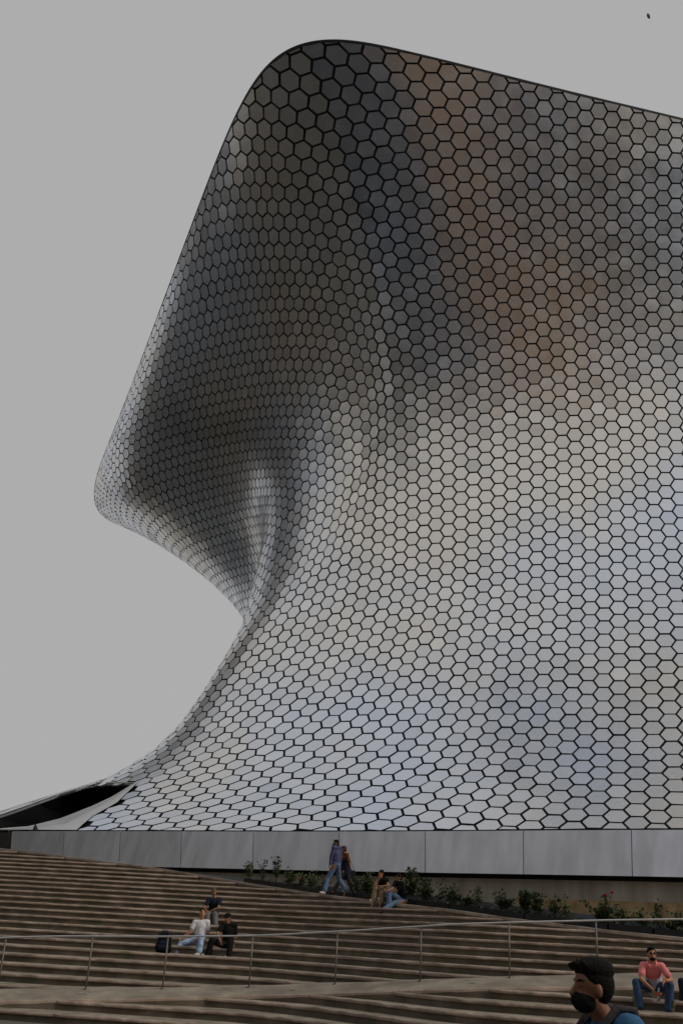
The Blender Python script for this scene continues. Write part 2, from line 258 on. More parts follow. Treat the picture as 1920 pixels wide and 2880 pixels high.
# --- hexagonal panels
S, Zg = np.meshgrid(np.linspace(.45, 9.2, 1100), np.linspace(ZL[0]-.5, ZL[-1]+.5, 560)); S = S.ravel(); Zg = Zg.ravel()
Lv = lat(S, Zg); bb = Lv[:, 0]/.8660254; aa = Lv[:, 1]+bb/2
ib = np.round(bb).astype(int); ia = np.round(aa).astype(int)
key = ib.astype(np.int64)*100000+ia
err = (bb-ib)**2+(aa-ia)**2
o = np.lexsort((err, key)); ku, first = np.unique(key[o], return_index=True); pick = o[first]
pick = pick[err[pick] < .02]
cs, cz = S[pick], Zg[pick]; CA, CB = ia[pick], ib[pick]
T = np.stack([CB*.8660254, CA-CB/2], -1)
cs, cz, er = lat_inv(T, cs, cz); ok = (er < .02) & (cs > .5) & (cs < 9.15)
T, cs, cz = T[ok], cs[ok], cz[ok]; nh = len(cs)
HS = .5773503*.888
cor = []
for k in range(6):
    q = math.radians(60*k); Tk = T+HS*np.array([math.cos(q), math.sin(q)])
    s1, z1, e1 = lat_inv(Tk, cs.copy(), cz.copy()); cor.append((s1, z1, e1))
CS = np.stack([c[0] for c in cor], 1); CZ = np.stack([c[1] for c in cor], 1); CE = np.stack([c[2] for c in cor], 1).max(1)
zlo, zhi = ZL[0]+.03, ZL[-1]-.10
keep_margin = inpoly(np.c_[cs, cz], OUTP)
panels = []   # list of (polygon (s,z))
for k in range(nh):
    if CE[k] > .12 or keep_margin[k]: continue
    P = [(CS[k, j], CZ[k, j]) for j in range(6)]
    for lim, sg in ((zlo, 1), (zhi, -1)):
        Q = []
        for j in range(len(P)):
            p, q = P[j-1], P[j]; dp, dq = sg*(p[1]-lim), sg*(q[1]-lim)
            if (dp >= 0) != (dq >= 0):
                t = dp/(dp-dq); Q.append((p[0]+t*(q[0]-p[0]), lim))
            if dq >= 0: Q.append(q)
        P = Q
        if not P: break
    if len(P) < 3: continue
    ar = 0.5*abs(sum(P[j-1][0]*P[j][1]-P[j][0]*P[j-1][1] for j in range(len(P))))
    if ar < .0006: continue
    panels.append(P)
cnt = np.array([len(p) for p in panels]); off = np.r_[0, np.cumsum(cnt)]
flat = np.array([q for p in panels for q in p]); X = surf(flat[:, 0], np.clip(flat[:, 1], ZL[0], ZL[-1])); Nn = normal(flat[:, 0], flat[:, 1])
geo = []
rng = np.random.default_rng(3)
for k in range(len(panels)):
    A = X[off[k]:off[k+1]]; n = Nn[off[k]:off[k+1]].mean(0); n /= np.linalg.norm(n); c = A.mean(0)
    t = rng.normal(0, .011, 3); n2 = n+t; n2 /= np.linalg.norm(n2)
    h = .105+rng.normal(0, .006)
    pl = A-np.outer((A-c) @ n2, n2)+n*h
    lo = pl-n*.085
    geo.append((pl, lo, c, n))
def panel_vf(pl, lo):
    m = len(pl); V = np.r_[pl, lo]; F = [tuple(range(m))[::-1]]+[(j, (j+1) % m, m+(j+1) % m, m+j) for j in range(m)]
    return V, F
PP = proj(np.array([g[2] for g in geo]))
area = np.array([abs(0.5*np.sum(np.roll(q[:, 0], 1)*q[:, 1]-q[:, 0]*np.roll(q[:, 1], 1))) for q in (proj(g[0]) for g in geo)])
front = np.array([((g[2]-CAM) @ g[3]) < -.05*np.linalg.norm(g[2]-CAM) for g in geo])
infr = (PP[:, 0] > 5) & (PP[:, 0] < 1915) & (PP[:, 1] > 5) & (PP[:, 1] < 2340) & front
score = np.where(infr, area, 0); big = set(np.argsort(-score)[:300].tolist())
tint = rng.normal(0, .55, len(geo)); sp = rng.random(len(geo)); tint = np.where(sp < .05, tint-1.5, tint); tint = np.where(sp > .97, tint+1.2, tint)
def set_tint(me, vals):
    at = me.attributes.new('tint', 'FLOAT', 'FACE'); at.data.foreach_set('value', np.asarray(vals, np.float32))
VV = []; FF = []; TT = []
for k, (pl, lo, c, n) in enumerate(geo):
    V, F = panel_vf(pl, lo)
    if k in big:
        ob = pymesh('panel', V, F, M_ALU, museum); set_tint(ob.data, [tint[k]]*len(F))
    else:
        m = sum(len(v) for v in VV[-1:]) if False else None
        VV.append(V); FF.append(F); TT += [tint[k]]*len(F)
base_i = np.r_[0, np.cumsum([len(v) for v in VV])]
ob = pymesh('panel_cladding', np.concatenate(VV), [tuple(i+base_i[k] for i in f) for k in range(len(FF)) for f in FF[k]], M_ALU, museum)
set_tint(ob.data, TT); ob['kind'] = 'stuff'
print('panels', len(geo))

# --- entrance slit: smooth surround, lining and dark interior
def dens(P, n=5):
    out = []
    for i in range(len(P)):
        for t in range(n): out.append(P[i]+(P[(i+1) % len(P)]-P[i])*t/n)
    return np.array(out)
di, do = dens(SLIT), dens(OUTP); m = len(di)
Xi = surf(di[:, 0], di[:, 1]); Ni = normal(di[:, 0], di[:, 1]); Xo = surf(do[:, 0], np.maximum(do[:, 1], ZL[0]+.02)); No = normal(do[:, 0], do[:, 1])
mid = (di+do)/2; Xm = surf(mid[:, 0], mid[:, 1]); Nm = normal(mid[:, 0], mid[:, 1])
V = np.r_[Xi+Ni*.12, Xm+Nm*.12, Xo+No*.12, Xi-Ni*.05]; F = []
for k, l in ((0, 1), (1, 2), (3, 0)):
    for j in range(m): F.append((k*m+j, k*m+(j+1) % m, l*m+(j+1) % m, l*m+j))
ob = pymesh('entrance_surround', V, F, M_SMOOTH, museum, True); set_tint(ob.data, [0]*len(F))
inn = Xi+np.array([1.6, 3.2, -.4])
V = np.r_[Xi-Ni*.04, inn]; F = [(j, (j+1) % m, m+(j+1) % m, m+j) for j in range(m)]
cen = inn.mean(0); V = np.r_[V, [cen]]; F += [(m+j, m+(j+1) % m, 2*m) for j in range(m)]
pymesh('entrance_recess', V, F, M_DARK, museum)

# --- plinth of flat metal panels below the hexagons
ZT0, ZB0 = ZL[0], ZL[0]-1.36
sb = np.linspace(1.2, 6.2, 3000); XB = surf(sb, np.full(len(sb), ZL[0])); NB = normal(sb, np.full(len(sb), ZL[0]+.2)); NB[:, 2] = 0; NB /= np.linalg.norm(NB, axis=1)[:, None]
EDGE = XB+NB*.30; PB = proj(EDGE)[:, 0]
def s_at(px): k = np.argmin(abs(PB-px)+1e3*(sb > 5.6)); return k
seams = [2800, 2440, 2095, 1775, 1470, 1195, 953, 713, 512, 340, 181, 34]
plinth_ks = [s_at(p) for p in seams]
def ribbon(k0, k1, z0, z1, out0, out1, name, mt, par, gap=.012, thick=.05):
    ii = np.unique(np.linspace(k0, k1, 9).astype(int)); E0 = XB[ii]+NB[ii]*out0; E1 = XB[ii]+NB[ii]*out1
    E0 = E0.copy(); E1 = E1.copy()
    if out0 != out1:                          # keep the joints upright although the panels lean back
        A_ = E0.copy(); A_[:, 2] = z0; C1 = E1.copy(); C1[:, 2] = z1; tg_ = np.gradient(XB[ii], axis=0); tg_ /= np.linalg.norm(tg_, axis=1)[:, None]
        x0, x1 = proj(A_)[:, 0], proj(C1)[:, 0]; sl_ = (proj(A_+tg_*.1)[:, 0]-x0)/.1
        E0 += tg_*((x1-np.interp(x1, [0, 1250, 2500], [7, 0, -6])-x0)/sl_)[:, None]
    d = E0[1]-E0[0]; d /= np.linalg.norm(d); e = E0[-1]-E0[-2]; e /= np.linalg.norm(e)
    for E in (E0, E1): E[0] += d*gap; E[-1] -= e*gap
    r = len(ii); A = E1.copy(); A[:, 2] = z1; B = E0.copy(); B[:, 2] = z0
    A2 = A-NB[ii]*thick; B2 = B-NB[ii]*thick
    V = np.r_[B, A, A2, B2]; F = []
    for q in range(r-1):
        for x, y in ((0, 1), (1, 2), (3, 0)): F.append((x*r+q, x*r+q+1, y*r+q+1, y*r+q))
    F += [(0, r, 2*r, 3*r), (r-1, 4*r-1, 3*r-1, 2*r-1)]
    return pymesh(name, V, F, mt, par)
for k in range(len(seams)-1):
    ob = ribbon(plinth_ks[k], plinth_ks[k+1], ZB0, ZT0+.02, .66, .30, 'plinth_panel', M_PLINTH, museum)
    set_tint(ob.data, [random.uniform(-1.4, 1.2)]*len(ob.data.polygons))
kA, kZ = s_at(2800), s_at(34)
# ledge closing the top of the plinth back to the facade, dark body behind the joints, shadow gap
ii = np.arange(kA, kZ+1, 12)
for nm, (o0, z0), (o1, z1), mt in (('plinth_ledge', (.25, ZT0-.01), (-.3, ZT0-.008), M_DGREY), ('plinth_backing', (.54, ZB0+.02), (.20, ZT0-.03), M_SKIN), ('shadow_gap', (.60, ZB0+.012), (-.75, ZB0+.016), M_SKIN)):
    A = XB[ii]+NB[ii]*o0; B = XB[ii]+NB[ii]*o1; A[:, 2] = z0; B[:, 2] = z1; r = len(ii)
    pymesh(nm, np.r_[A, B], [(q, q+1, r+q+1, r+q) for q in range(r-1)], mt, museum)
# ------------------------------------------------------------------ terraced steps, ramp, kerb
def yh(px): return 2639.0+(px-960)*math.tan(ROLL)
def phi_px(px):
    d = ray(px, yh(px)); return d[0]/d[1]
_node = [(-900, 31.0, -12.2, -13.1, 18.0), (-300, 30.4, -9.4, -10.3, 16.0), (0, 29.8, -7.6, -8.53, 14.2), (200, 29.5, -7.0, -7.95, 12.7), (404, 29.3, -6.6, -7.5, 11.4), (720, 29.0, -5.8, -6.65, 8.4), (900, 27.9, -5.0, -5.9, 6.9), (1145, 25.9, -3.95, -4.8, 5.4),
         (1260, 25.0, -3.43, -4.3, 4.9), (1420, 24.5, -2.9, -3.85, 3.95), (1740, 23.9, -1.9, -3.1, 2.8), (1920, 23.6, -1.4, -2.7, 2.4), (2300, 23.2, -.5, -1.9, 1.6), (2900, 23.0, .6, -.9, 1.5)]
_np = np.array([phi_px(n[0]) for n in _node]); _nv = np.array([n[1:] for n in _node])
_pd = np.linspace(_np[0], _np[-1], 800)
_dv = np.stack([np.interp(_pd, _np, _nv[:, c]) for c in range(4)], 1)
_ker = np.exp(-np.linspace(-2.2, 2.2, 61)**2); _ker /= _ker.sum()
for c in range(4): _dv[:, c] = np.convolve(np.pad(_dv[:, c], 30, 'edge'), _ker, 'valid')
def nodes(phi): return [np.interp(phi, _pd, _dv[:, c]) for c in range(4)]   # Yh, Kback, Kfront, Ktop
RISE, TREAD = .18, .86
def spot(phi, K, z=None):
    Yh = nodes(phi)[0]; Y = Yh+TREAD*K
    return np.array([phi*Y, Y, (1.7+RISE*K) if z is None else z])
def conc(name, c, stain=None, rough=.88):
    m = bpy.data.materials.new(name); m.use_nodes = True; N = m.node_tree.nodes; L = m.node_tree.links; b = N['Principled BSDF']
    b.inputs['Roughness'].default_value = rough; b.inputs['Specular IOR Level'].default_value = .25
    tc = N.new('ShaderNodeTexCoord')
    def noise(s, d, v=None):
        n = N.new('ShaderNodeTexNoise'); n.inputs['Scale'].default_value = s; n.inputs['Detail'].default_value = d; L.new((v or tc.outputs['Object']), n.inputs['Vector']); return n.outputs['Fac']
    mp = N.new('ShaderNodeMapping'); mp.inputs['Scale'].default_value = (1, 1, .25); L.new(tc.outputs['Object'], mp.inputs[0])
    def ramp(f, p0, p1, a, bb):
        r = N.new('ShaderNodeValToRGB'); r.color_ramp.elements[0].position = p0; r.color_ramp.elements[1].position = p1
        r.color_ramp.elements[0].color = (*a, 1); r.color_ramp.elements[1].color = (*bb, 1); L.new(f, r.inputs[0]); return r.outputs[0]
    def mixc(f, a, bb, t='MIX'):
        x = N.new('ShaderNodeMixRGB'); x.blend_type = t
        if isinstance(f, float): x.inputs[0].default_value = f
        else: L.new(f, x.inputs[0])
        L.new(a, x.inputs[1]); L.new(bb, x.inputs[2]); return x.outputs[0]
    base = ramp(noise(1.7, 9), .28, .72, tuple(x*.62 for x in c), tuple(x*1.28 for x in c))
    fine = ramp(noise(46, 4), .25, .75, (.72, .72, .72), (1.22, 1.22, 1.22))
    col = mixc(1.0, base, fine, 'MULTIPLY')
    if stain:
        st = ramp(noise(2.2, 7, mp.outputs[0]), .50, .68, (0, 0, 0), (1, 1, 1))
        rgb = N.new('ShaderNodeRGB'); rgb.outputs[0].default_value = (*stain, 1)
        col = mixc(st, col, rgb.outputs[0])
    L.new(col, b.inputs['Base Color'])
    bp = N.new('ShaderNodeBump'); bp.inputs['Strength'].default_value = .5; bp.inputs['Distance'].default_value = .012
    L.new(noise(38, 6), bp.inputs['Height']); L.new(bp.outputs[0], b.inputs['Normal'])
    return m
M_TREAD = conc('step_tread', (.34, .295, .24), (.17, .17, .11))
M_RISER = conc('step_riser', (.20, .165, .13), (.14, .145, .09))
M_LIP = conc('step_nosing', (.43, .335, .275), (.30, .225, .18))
M_RAMP = conc('ramp_concrete', (.33, .29, .24), (.24, .215, .175))
M_WALL = conc('wall_concrete', (.20, .19, .17), (.12, .112, .098))
M_KERB = conc('kerb_stone', (.36, .33, .28), (.15, .13, .10))
stairs = empty('stairs', (0, 25, 0), kind='structure')
PH = np.linspace(_np[0]+.01, _np[-1]-.01, 520); YH, KB, KF, KT = nodes(PH)
def runs(mask):
    idx = np.where(mask)[0]
    if len(idx) == 0: return []
    sp = np.where(np.diff(idx) > 1)[0]; return [r for r in np.split(idx, sp+1) if len(r) > 2]
nrng = np.random.default_rng(5)
def wob(n, amp, step=6):
    x = nrng.normal(0, amp, n//step+3); return np.interp(np.arange(n)/step, np.arange(len(x)), x)
def step_mesh(k, ii, kend):
    """one terrace step: tread, worn rounded nosing with a shallow undercut, raked riser"""
    ph = PH[ii]; Y0 = YH[ii]; n = len(ii); z = 1.7+RISE*k
    w1 = wob(n, .007)+wob(n, .006, 2); w2 = wob(n, .008, 3)
    prof = [(None, 0), (.055, 0), (.018, -.006), (0, -.026), (-.002, -.052), (.016, -.066), (.040, -.078), (.030, -RISE-.02)]
    P = []
    for j, (d, dz) in enumerate(prof):
        if d is None: Y = Y0+TREAD*kend
        else: Y = Y0+TREAD*k+d+(w1 if 0 < j < 6 else 0)
        zz_ = np.full(n, z+dz)+(w2*(1 if j in (2, 3) else .3) if 0 < j < 5 else 0)
        P.append(np.stack([ph*Y, Y, zz_], 1))
    V = np.concatenate(P); F = []; M = []
    for j in range(len(prof)-1):
        for q in range(n-1):
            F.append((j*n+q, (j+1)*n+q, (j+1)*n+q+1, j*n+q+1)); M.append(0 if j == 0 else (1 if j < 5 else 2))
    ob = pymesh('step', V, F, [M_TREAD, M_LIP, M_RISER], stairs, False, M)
    return ob
for k in range(-9, 18):
    up = (KB < k) & (KT > k+.02)
    for r in runs(up): step_mesh(k, r, np.clip(KT[r]+.03, k+.09, k+1.06))
    lo = (KF > k+.02) & (k <= -1)
    for r in runs(lo): step_mesh(k, r, np.minimum(k+1.06, KF[r]+.06))
# the ramp that climbs across the steps
n = len(PH); rows = []
for K, dz in ((KF+.03, -.34), (KF, -.05), (KF+.015, -.012), (KF+.05, 0), (KB, 0), (KB+1.06, 0)):
    Y = YH+TREAD*K; kz = KF if K is not KB and dz < 0 else None
    zb = 1.7+RISE*np.where(K > KB, KB, np.maximum(K, KF))+dz+wob(n, .004)
    rows.append(np.stack([PH*Y, Y, zb], 1))
V = np.concatenate(rows); F = []; M = []
for j in range(len(rows)-1):
    for q in range(n-1): F.append((j*n+q, j*n+q+1, (j+1)*n+q+1, (j+1)*n+q)); M.append([2, 1, 1, 0, 0][j])
tag(pymesh('ramp', V, F, [M_RAMP, M_LIP, M_RISER], None, False, M), kind='structure')
# sloping stone kerb along the top edge of the steps
rows = []
for dK, dz in ((.05, -.30), (.03, -.045), (0, -.03), (.02, .035), (.06, .045), (.55, .045), (.57, -.2)):
    Y = YH+TREAD*(KT+dK); rows.append(np.stack([PH*Y, Y, 1.7+RISE*KT+dz+wob(n, .003)], 1))
V = np.concatenate(rows); F = [(j*n+q, j*n+q+1, (j+1)*n+q+1, (j+1)*n+q) for j in range(6) for q in range(n-1)]
tag(pymesh('kerb', V, F, [M_KERB, M_RISER, M_LIP], None, False, [1 if f_ < (n-1) else (2 if f_ < 3*(n-1) else 0) for f_ in range(len(F))]), kind='structure')
# terrace behind the kerb
rows = []
for dK, dz in ((.5, 0), (3, .02), (6, .03)):
    Y = YH+TREAD*(KT+dK); rows.append(np.stack([PH*Y, Y, 1.7+RISE*KT+dz], 1))
V = np.concatenate(rows); F = [(j*n+q, j*n+q+1, (j+1)*n+q+1, (j+1)*n+q) for j in range(2) for q in range(n-1)]
tag(pymesh('terrace', V, F, M_RAMP), kind='structure')
# plaza ground out to the horizon
g = []
xs = np.r_[-1500, -300, -60, -20, 0, 20, 60, 300, 1500]
V = [(x, y, -.1) for y in (-1500, -300, -60, 0, 30, 60, 300, 1500) for x in xs]
F = [(r*9+c, r*9+c+1, (r+1)*9+c+1, (r+1)*9+c) for r in range(7) for c in range(8)]
M_PLAZA = conc('plaza_concrete', (.16, .15, .125), (.12, .11, .09))
tag(pymesh('ground', V, F, M_PLAZA), kind='structure')

# concrete wall under the plinth
M_UWALL = bpy.data.materials.new('stained_wall_concrete'); M_UWALL.use_nodes = True
N_ = M_UWALL.node_tree.nodes; L_ = M_UWALL.node_tree.links; b_ = N_['Principled BSDF']; b_.inputs['Roughness'].default_value = .9
tc_ = N_.new('ShaderNodeTexCoord'); mp_ = N_.new('ShaderNodeMapping'); mp_.inputs['Scale'].default_value = (1.6, 1.6, .22); L_.new(tc_.outputs['Object'], mp_.inputs[0])
n1 = N_.new('ShaderNodeTexNoise'); n1.inputs['Scale'].default_value = 1.4; n1.inputs['Detail'].default_value = 7; L_.new(mp_.outputs[0], n1.inputs['Vector'])
r1 = N_.new('ShaderNodeValToRGB'); r1.color_ramp.elements[0].position = .32; r1.color_ramp.elements[1].position = .68
r1.color_ramp.elements[0].color = (.36, .325, .275, 1); r1.color_ramp.elements[1].color = (.58, .53, .455, 1); L_.new(n1.outputs['Fac'], r1.inputs[0]); L_.new(r1.outputs[0], b_.inputs['Base Color'])
kW = s_at(420); ii = np.arange(kA, kZ+1, 12)
A = XB[ii]+NB[ii]*.34; B = A.copy(); C_ = A+NB[ii]*.02; A[:, 2] = 1.2; B[:, 2] = ZB0-.13; r = len(ii)
wall = pymesh('retaining_wall', np.r_[A, B], [(q, q+1, r+q+1, r+q) for q in range(r-1)], M_UWALL)
tag(wall, 'long stained concrete wall in shadow below the metal plinth, behind the rose planters', 'wall')
# ochre painted skirting band along the foot of that wall
iw = ii[XB[ii][:, 0] > 6.4] if (XB[ii][:, 0] > 6.4).sum() > 3 else ii[:10]
A = XB[iw]+NB[iw]*.355; B = A.copy(); A[:, 2] = 1.3; B[:, 2] = 3.22; r = len(iw)
M_OCHRE = mat('ochre_band', (.48, .345, .185), .9, 0, .3, 3)
pymesh('skirting', np.r_[A, B], [(q, q+1, r+q+1, r+q) for q in range(r-1)], M_OCHRE, wall)
# grey low wall stepping down behind the planters
M_GREYW = mat('blue_grey_render', (.19, .205, .235), .85, 0, .2, 2, .2, 20)
m_ = (PH > phi_px(430)) & (PH < phi_px(2300)); ph = PH[m_]; r = len(ph)
hh = np.interp(ph, [phi_px(p) for p in (430, 640, 900, 1300, 1700, 2300)], [.02, .25, .36, .42, .40, .35])
rows = []
for back, top in ((1.75, 0), (1.75, 1), (1.95, 1), (1.95, 0)):
    Y = YH[m_]+TREAD*KT[m_]+back; rows.append(np.stack([ph*Y, Y, 1.7+RISE*KT[m_]+(hh if top else -.3)], 1))
V = np.concatenate(rows); F = [(j*r+q, j*r+q+1, (j+1)*r+q+1, (j+1)*r+q) for j in range(3) for q in range(r-1)]+[(0, r, 2*r, 3*r), (r-1, 2*r-1, 3*r-1, 4*r-1)]
tag(pymesh('low_wall', V, F, M_GREYW), 'low blue grey rendered wall sloping down behind the dark rose planters', 'wall')

# handrail along the ramp
hr = empty('handrail', tuple(spot(phi_px(960), nodes(phi_px(960))[1])), 'thin pale metal handrail on slim posts climbing the ramp across the steps', 'handrail')
def ramp_at(px):
    p = phi_px(px); Kb = nodes(p)[1]-.08; return spot(p, Kb)
pts = [ramp_at(p)+np.array([0, 0, 1.03]) for p in np.linspace(-420, 2500, 60)]
mb = MB(); mb.tube(pts, .019, 10); mb.build('rail', M_GALV, hr, True)
for px in (-215, 27, 267, 476, 712, 948, 1183, 1431, 1678, 1935, 2190):
    b = ramp_at(px); mb = MB()
    mb.tube([b+[0, 0, -.05], b+[0, 0, 1.005]], .017, 10); mb.tube([b+[0, 0, -.02], b+[0, 0, .012]], .05, 12)
    mb.build('post', M_POST, hr, True)
# dark wall and small rail left of the plinth end
e0 = XB[kZ]+NB[kZ]*.1; t_ = XB[kZ]-XB[kZ-20]; t_ /= np.linalg.norm(t_); nB = NB[kZ]
mb = MB(); ang = math.atan2(t_[1], t_[0]); R_ = np.array([[math.cos(ang), -math.sin(ang), 0], [math.sin(ang), math.cos(ang), 0], [0, 0, 1]])
c = e0+t_*6.0; mb.box((c[0], c[1], (ZT0+2.2)/2-.02), (6.0, .15, (ZT0-2.2)/2), R_)
tag(mb.build('side_wall', M_DGREY), 'dark grey metal wall at the far left end of the pale plinth', 'wall')
er = empty('entrance_rail', tuple(e0), 'short pale rail on the dark wall before the black entrance slit', 'handrail')
a0 = e0+nB*.1; mb = MB(); mb.tube([(a0+t_*d)*[1, 1, 0]+[0, 0, ZT0+.10+.012*d] for d in (.15, 1.5, 4, 8)], .03, 8); mb.build('rail', M_GALV, er, True)
for d in (.3, 2.2, 4.4, 6.6):
    mb = MB(); q = a0+t_*d; mb.tube([(q[0], q[1], ZT0-.05), (q[0], q[1], ZT0+.10)], .02, 6); mb.build('post', M_GALV, er)
# ------------------------------------------------------------------ unseen office blocks, added and sized to darken and tint the facade's reflections
def block(x0, x1, y0, y1, h, base, glass):
    mb = MB(); mb.box(((x0+x1)/2, (y0+y1)/2, h/2-.1), ((x1-x0)/2, (y1-y0)/2, h/2), m=0)
    fl = int(h/4.0)
    for k in range(fl):
        z = 3+k*4.0
        if z+2 > h: break
        mb.box(((x0+x1)/2, (y0+y1)/2, z+.9), ((x1-x0)/2+.12, (y1-y0)/2+.12, .95), m=1)
    nx = max(2, int((x1-x0)/6))
    for k in range(nx+1):
        x = x0+(x1-x0)*k/nx
        mb.box((x, (y0+y1)/2, h/2-.1), (.35, (y1-y0)/2+.25, h/2-.4), m=0)
    return tag(mb.build('reflection_block', [base, glass]), kind='structure')
M_GL = mat('block_glass', (.07, .075, .085), .15)
M_ST1 = mat('block_ochre', (.78, .43, .18), .85, 0, .15, .2); M_ST2 = mat('block_grey', (.23, .23, .23), .85, 0, .15, .2); M_ST3 = mat('block_dark', (.12, .12, .13), .6, 0, .15, .2)
M_ST5 = mat('block_black', (.06, .06, .06), .6, 0, .15, .2); M_ST4 = mat('block_blue_grey', (.22, .25, .31), .6, 0, .15, .2)  # block tones picked to darken and warm what the metal mirrors
for a in ((-190, -128, -100, -60, 48, M_ST2), (-118, -70, -96, -58, 58, M_ST3), (-66, -40, -92, -60, 46, M_ST4), (-36, -14, -96, -60, 62, M_ST2), (-10, 12, -96, -62, 56, M_ST3), (15, 26, -100, -64, 72, M_ST2), (27, 37, -98, -64, 56, M_ST3), (38.5, 57, -98, -60, 82, M_ST1), (60, 71, -95, -60, 62, M_ST2), (73, 84, -95, -62, 84, M_ST3), (88, 101, -104, -66, 96, M_ST3), (103, 118, -104, -66, 76, M_ST2), (122, 146, -98, -60, 86, M_ST2), (148, 176, -98, -60, 70, M_ST3),
          (-170, -125, -40, 10, 40, M_ST3), (120, 170, -30, 20, 62, M_ST2), (-120, -70, 98, 128, 88, M_ST5), (-160, -102, 140, 222, 60, M_ST5), (-106, -73, 38, 92, 58, M_ST5), (-110, -76, -60, 36, 54, M_ST5)):
    ob = block(*a, M_GL); assert proj(np.array([v.co for v in ob.data.vertices]))[[(np.array(v.co) @ FW) > 1 for v in ob.data.vertices]][:, 0].max(initial=-1e9) < -5 or a[2] < 0 or a[0] > 0, a
# ------------------------------------------------------------------ planters and rose bushes along the top kerb
M_PLANT = mat('planter_metal', (.022, .023, .026), .55, .0, .25, 3)
M_SOIL = mat('soil', (.035, .026, .018), .95, 0, .3, 20)
M_LEAF = [mat('rose_leaf_dark', (.040, .072, .024), .6, 0, .35, 9), mat('rose_leaf_bright', (.085, .14, .038), .6, 0, .35, 9), mat('rose_leaf_bronze', (.07, .045, .022), .6, 0, .3, 9)]
M_STEM = mat('rose_stem', (.05, .055, .025), .7, 0, .3, 12)
M_RED = mat('rose_red', (.55, .012, .012), .6, 0, .2, 30)
M_DEEP = mat('rose_dull_red', (.16, .02, .025), .6, 0, .2, 30)
M_YEL = mat('rose_yellow', (.75, .62, .22), .6)
def kerb_pt(px, back):
    p = phi_px(px); Yh, _, _, Kt = nodes(p); Y = Yh+TREAD*Kt+back
    return np.array([p*Y, Y, 1.7+RISE*Kt])
PL_LAB = ['black planter box at the left end of the row, under the tall thin roses', 'black planter box second from the left, under the low wide bush', 'black planter box under the bright red rose and yellow bud', "black planter box just left of the walking couple's feet", 'black planter box behind the walking couple', 'black planter box between the walking couple and the seated couple', 'black planter box behind the seated couple', 'black planter box right of the seated man in black', 'black planter box under the vase shaped rose and bushy upright rose', 'black planter box under the rounded dense rose bush', 'black planter box where the handrail crosses the kerb', 'black planter box under the largest red rose bush', 'black planter box above the man in the pink polo', 'black planter box at the right edge of the picture']
PL_X = [672, 745, 822, 905, 990, 1075, 1165, 1260, 1365, 1475, 1590, 1712, 1840, 1975, 2110]
for i in range(len(PL_X)-1):
    a = kerb_pt(PL_X[i], 1.05); b = kerb_pt(PL_X[i+1], 1.05); d = (b-a)*[1, 1, 0]; L = np.linalg.norm(d); d /= L; nb = np.array([-d[1], d[0], 0])*(1 if d[0] > 0 else -1)
    nb = nb if nb[1] > 0 else -nb
    g = .02; a2 = a+d*g; b2 = b-d*g; h = .22; root = empty('planter', tuple((a+b)/2), PL_LAB[i], 'planter', 'rose planters')
    mb = MB(); wd = .5; t = .03
    def slab(p, q, w0, w1, z0, z1):
        V = [p+nb*w0+[0, 0, z0], q+nb*w0+[0, 0, z0], q+nb*w1+[0, 0, z0], p+nb*w1+[0, 0, z0], p+nb*w0+[0, 0, z1], q+nb*w0+[0, 0, z1], q+nb*w1+[0, 0, z1], p+nb*w1+[0, 0, z1]]
        return V, [(0, 1, 2, 3), (4, 7, 6, 5), (0, 4, 5, 1), (1, 5, 6, 2), (2, 6, 7, 3), (3, 7, 4, 0)]
    mb.add(*slab(a2, b2, 0, t, -.25, h)); mb.add(*slab(a2, b2, wd-t, wd, -.25, h)); mb.add(*slab(a2, a2+d*t, t, wd-t, -.25, h-.002)); mb.add(*slab(b2-d*t, b2, t, wd-t, -.25, h-.002))
    mb.build('box', M_PLANT, root)
    mb = MB(); mb.add(*slab(a2+d*t, b2-d*t, t, wd-t, -.1, h-.04)); mb.build('soil', M_SOIL, root)
def leaf_quad(V, F, M, c, d, n, L, W, m):
    d = d/np.linalg.norm(d); s = np.cross(d, n); s /= (np.linalg.norm(s)+1e-9); i = len(V)
    V += [c, c+d*L*.45+s*W*.5-n*.004, c+d*L, c+d*L*.45-s*W*.5-n*.004]; F.append((i, i+1, i+2, i+3)); M.append(m)
brng = np.random.default_rng(11)
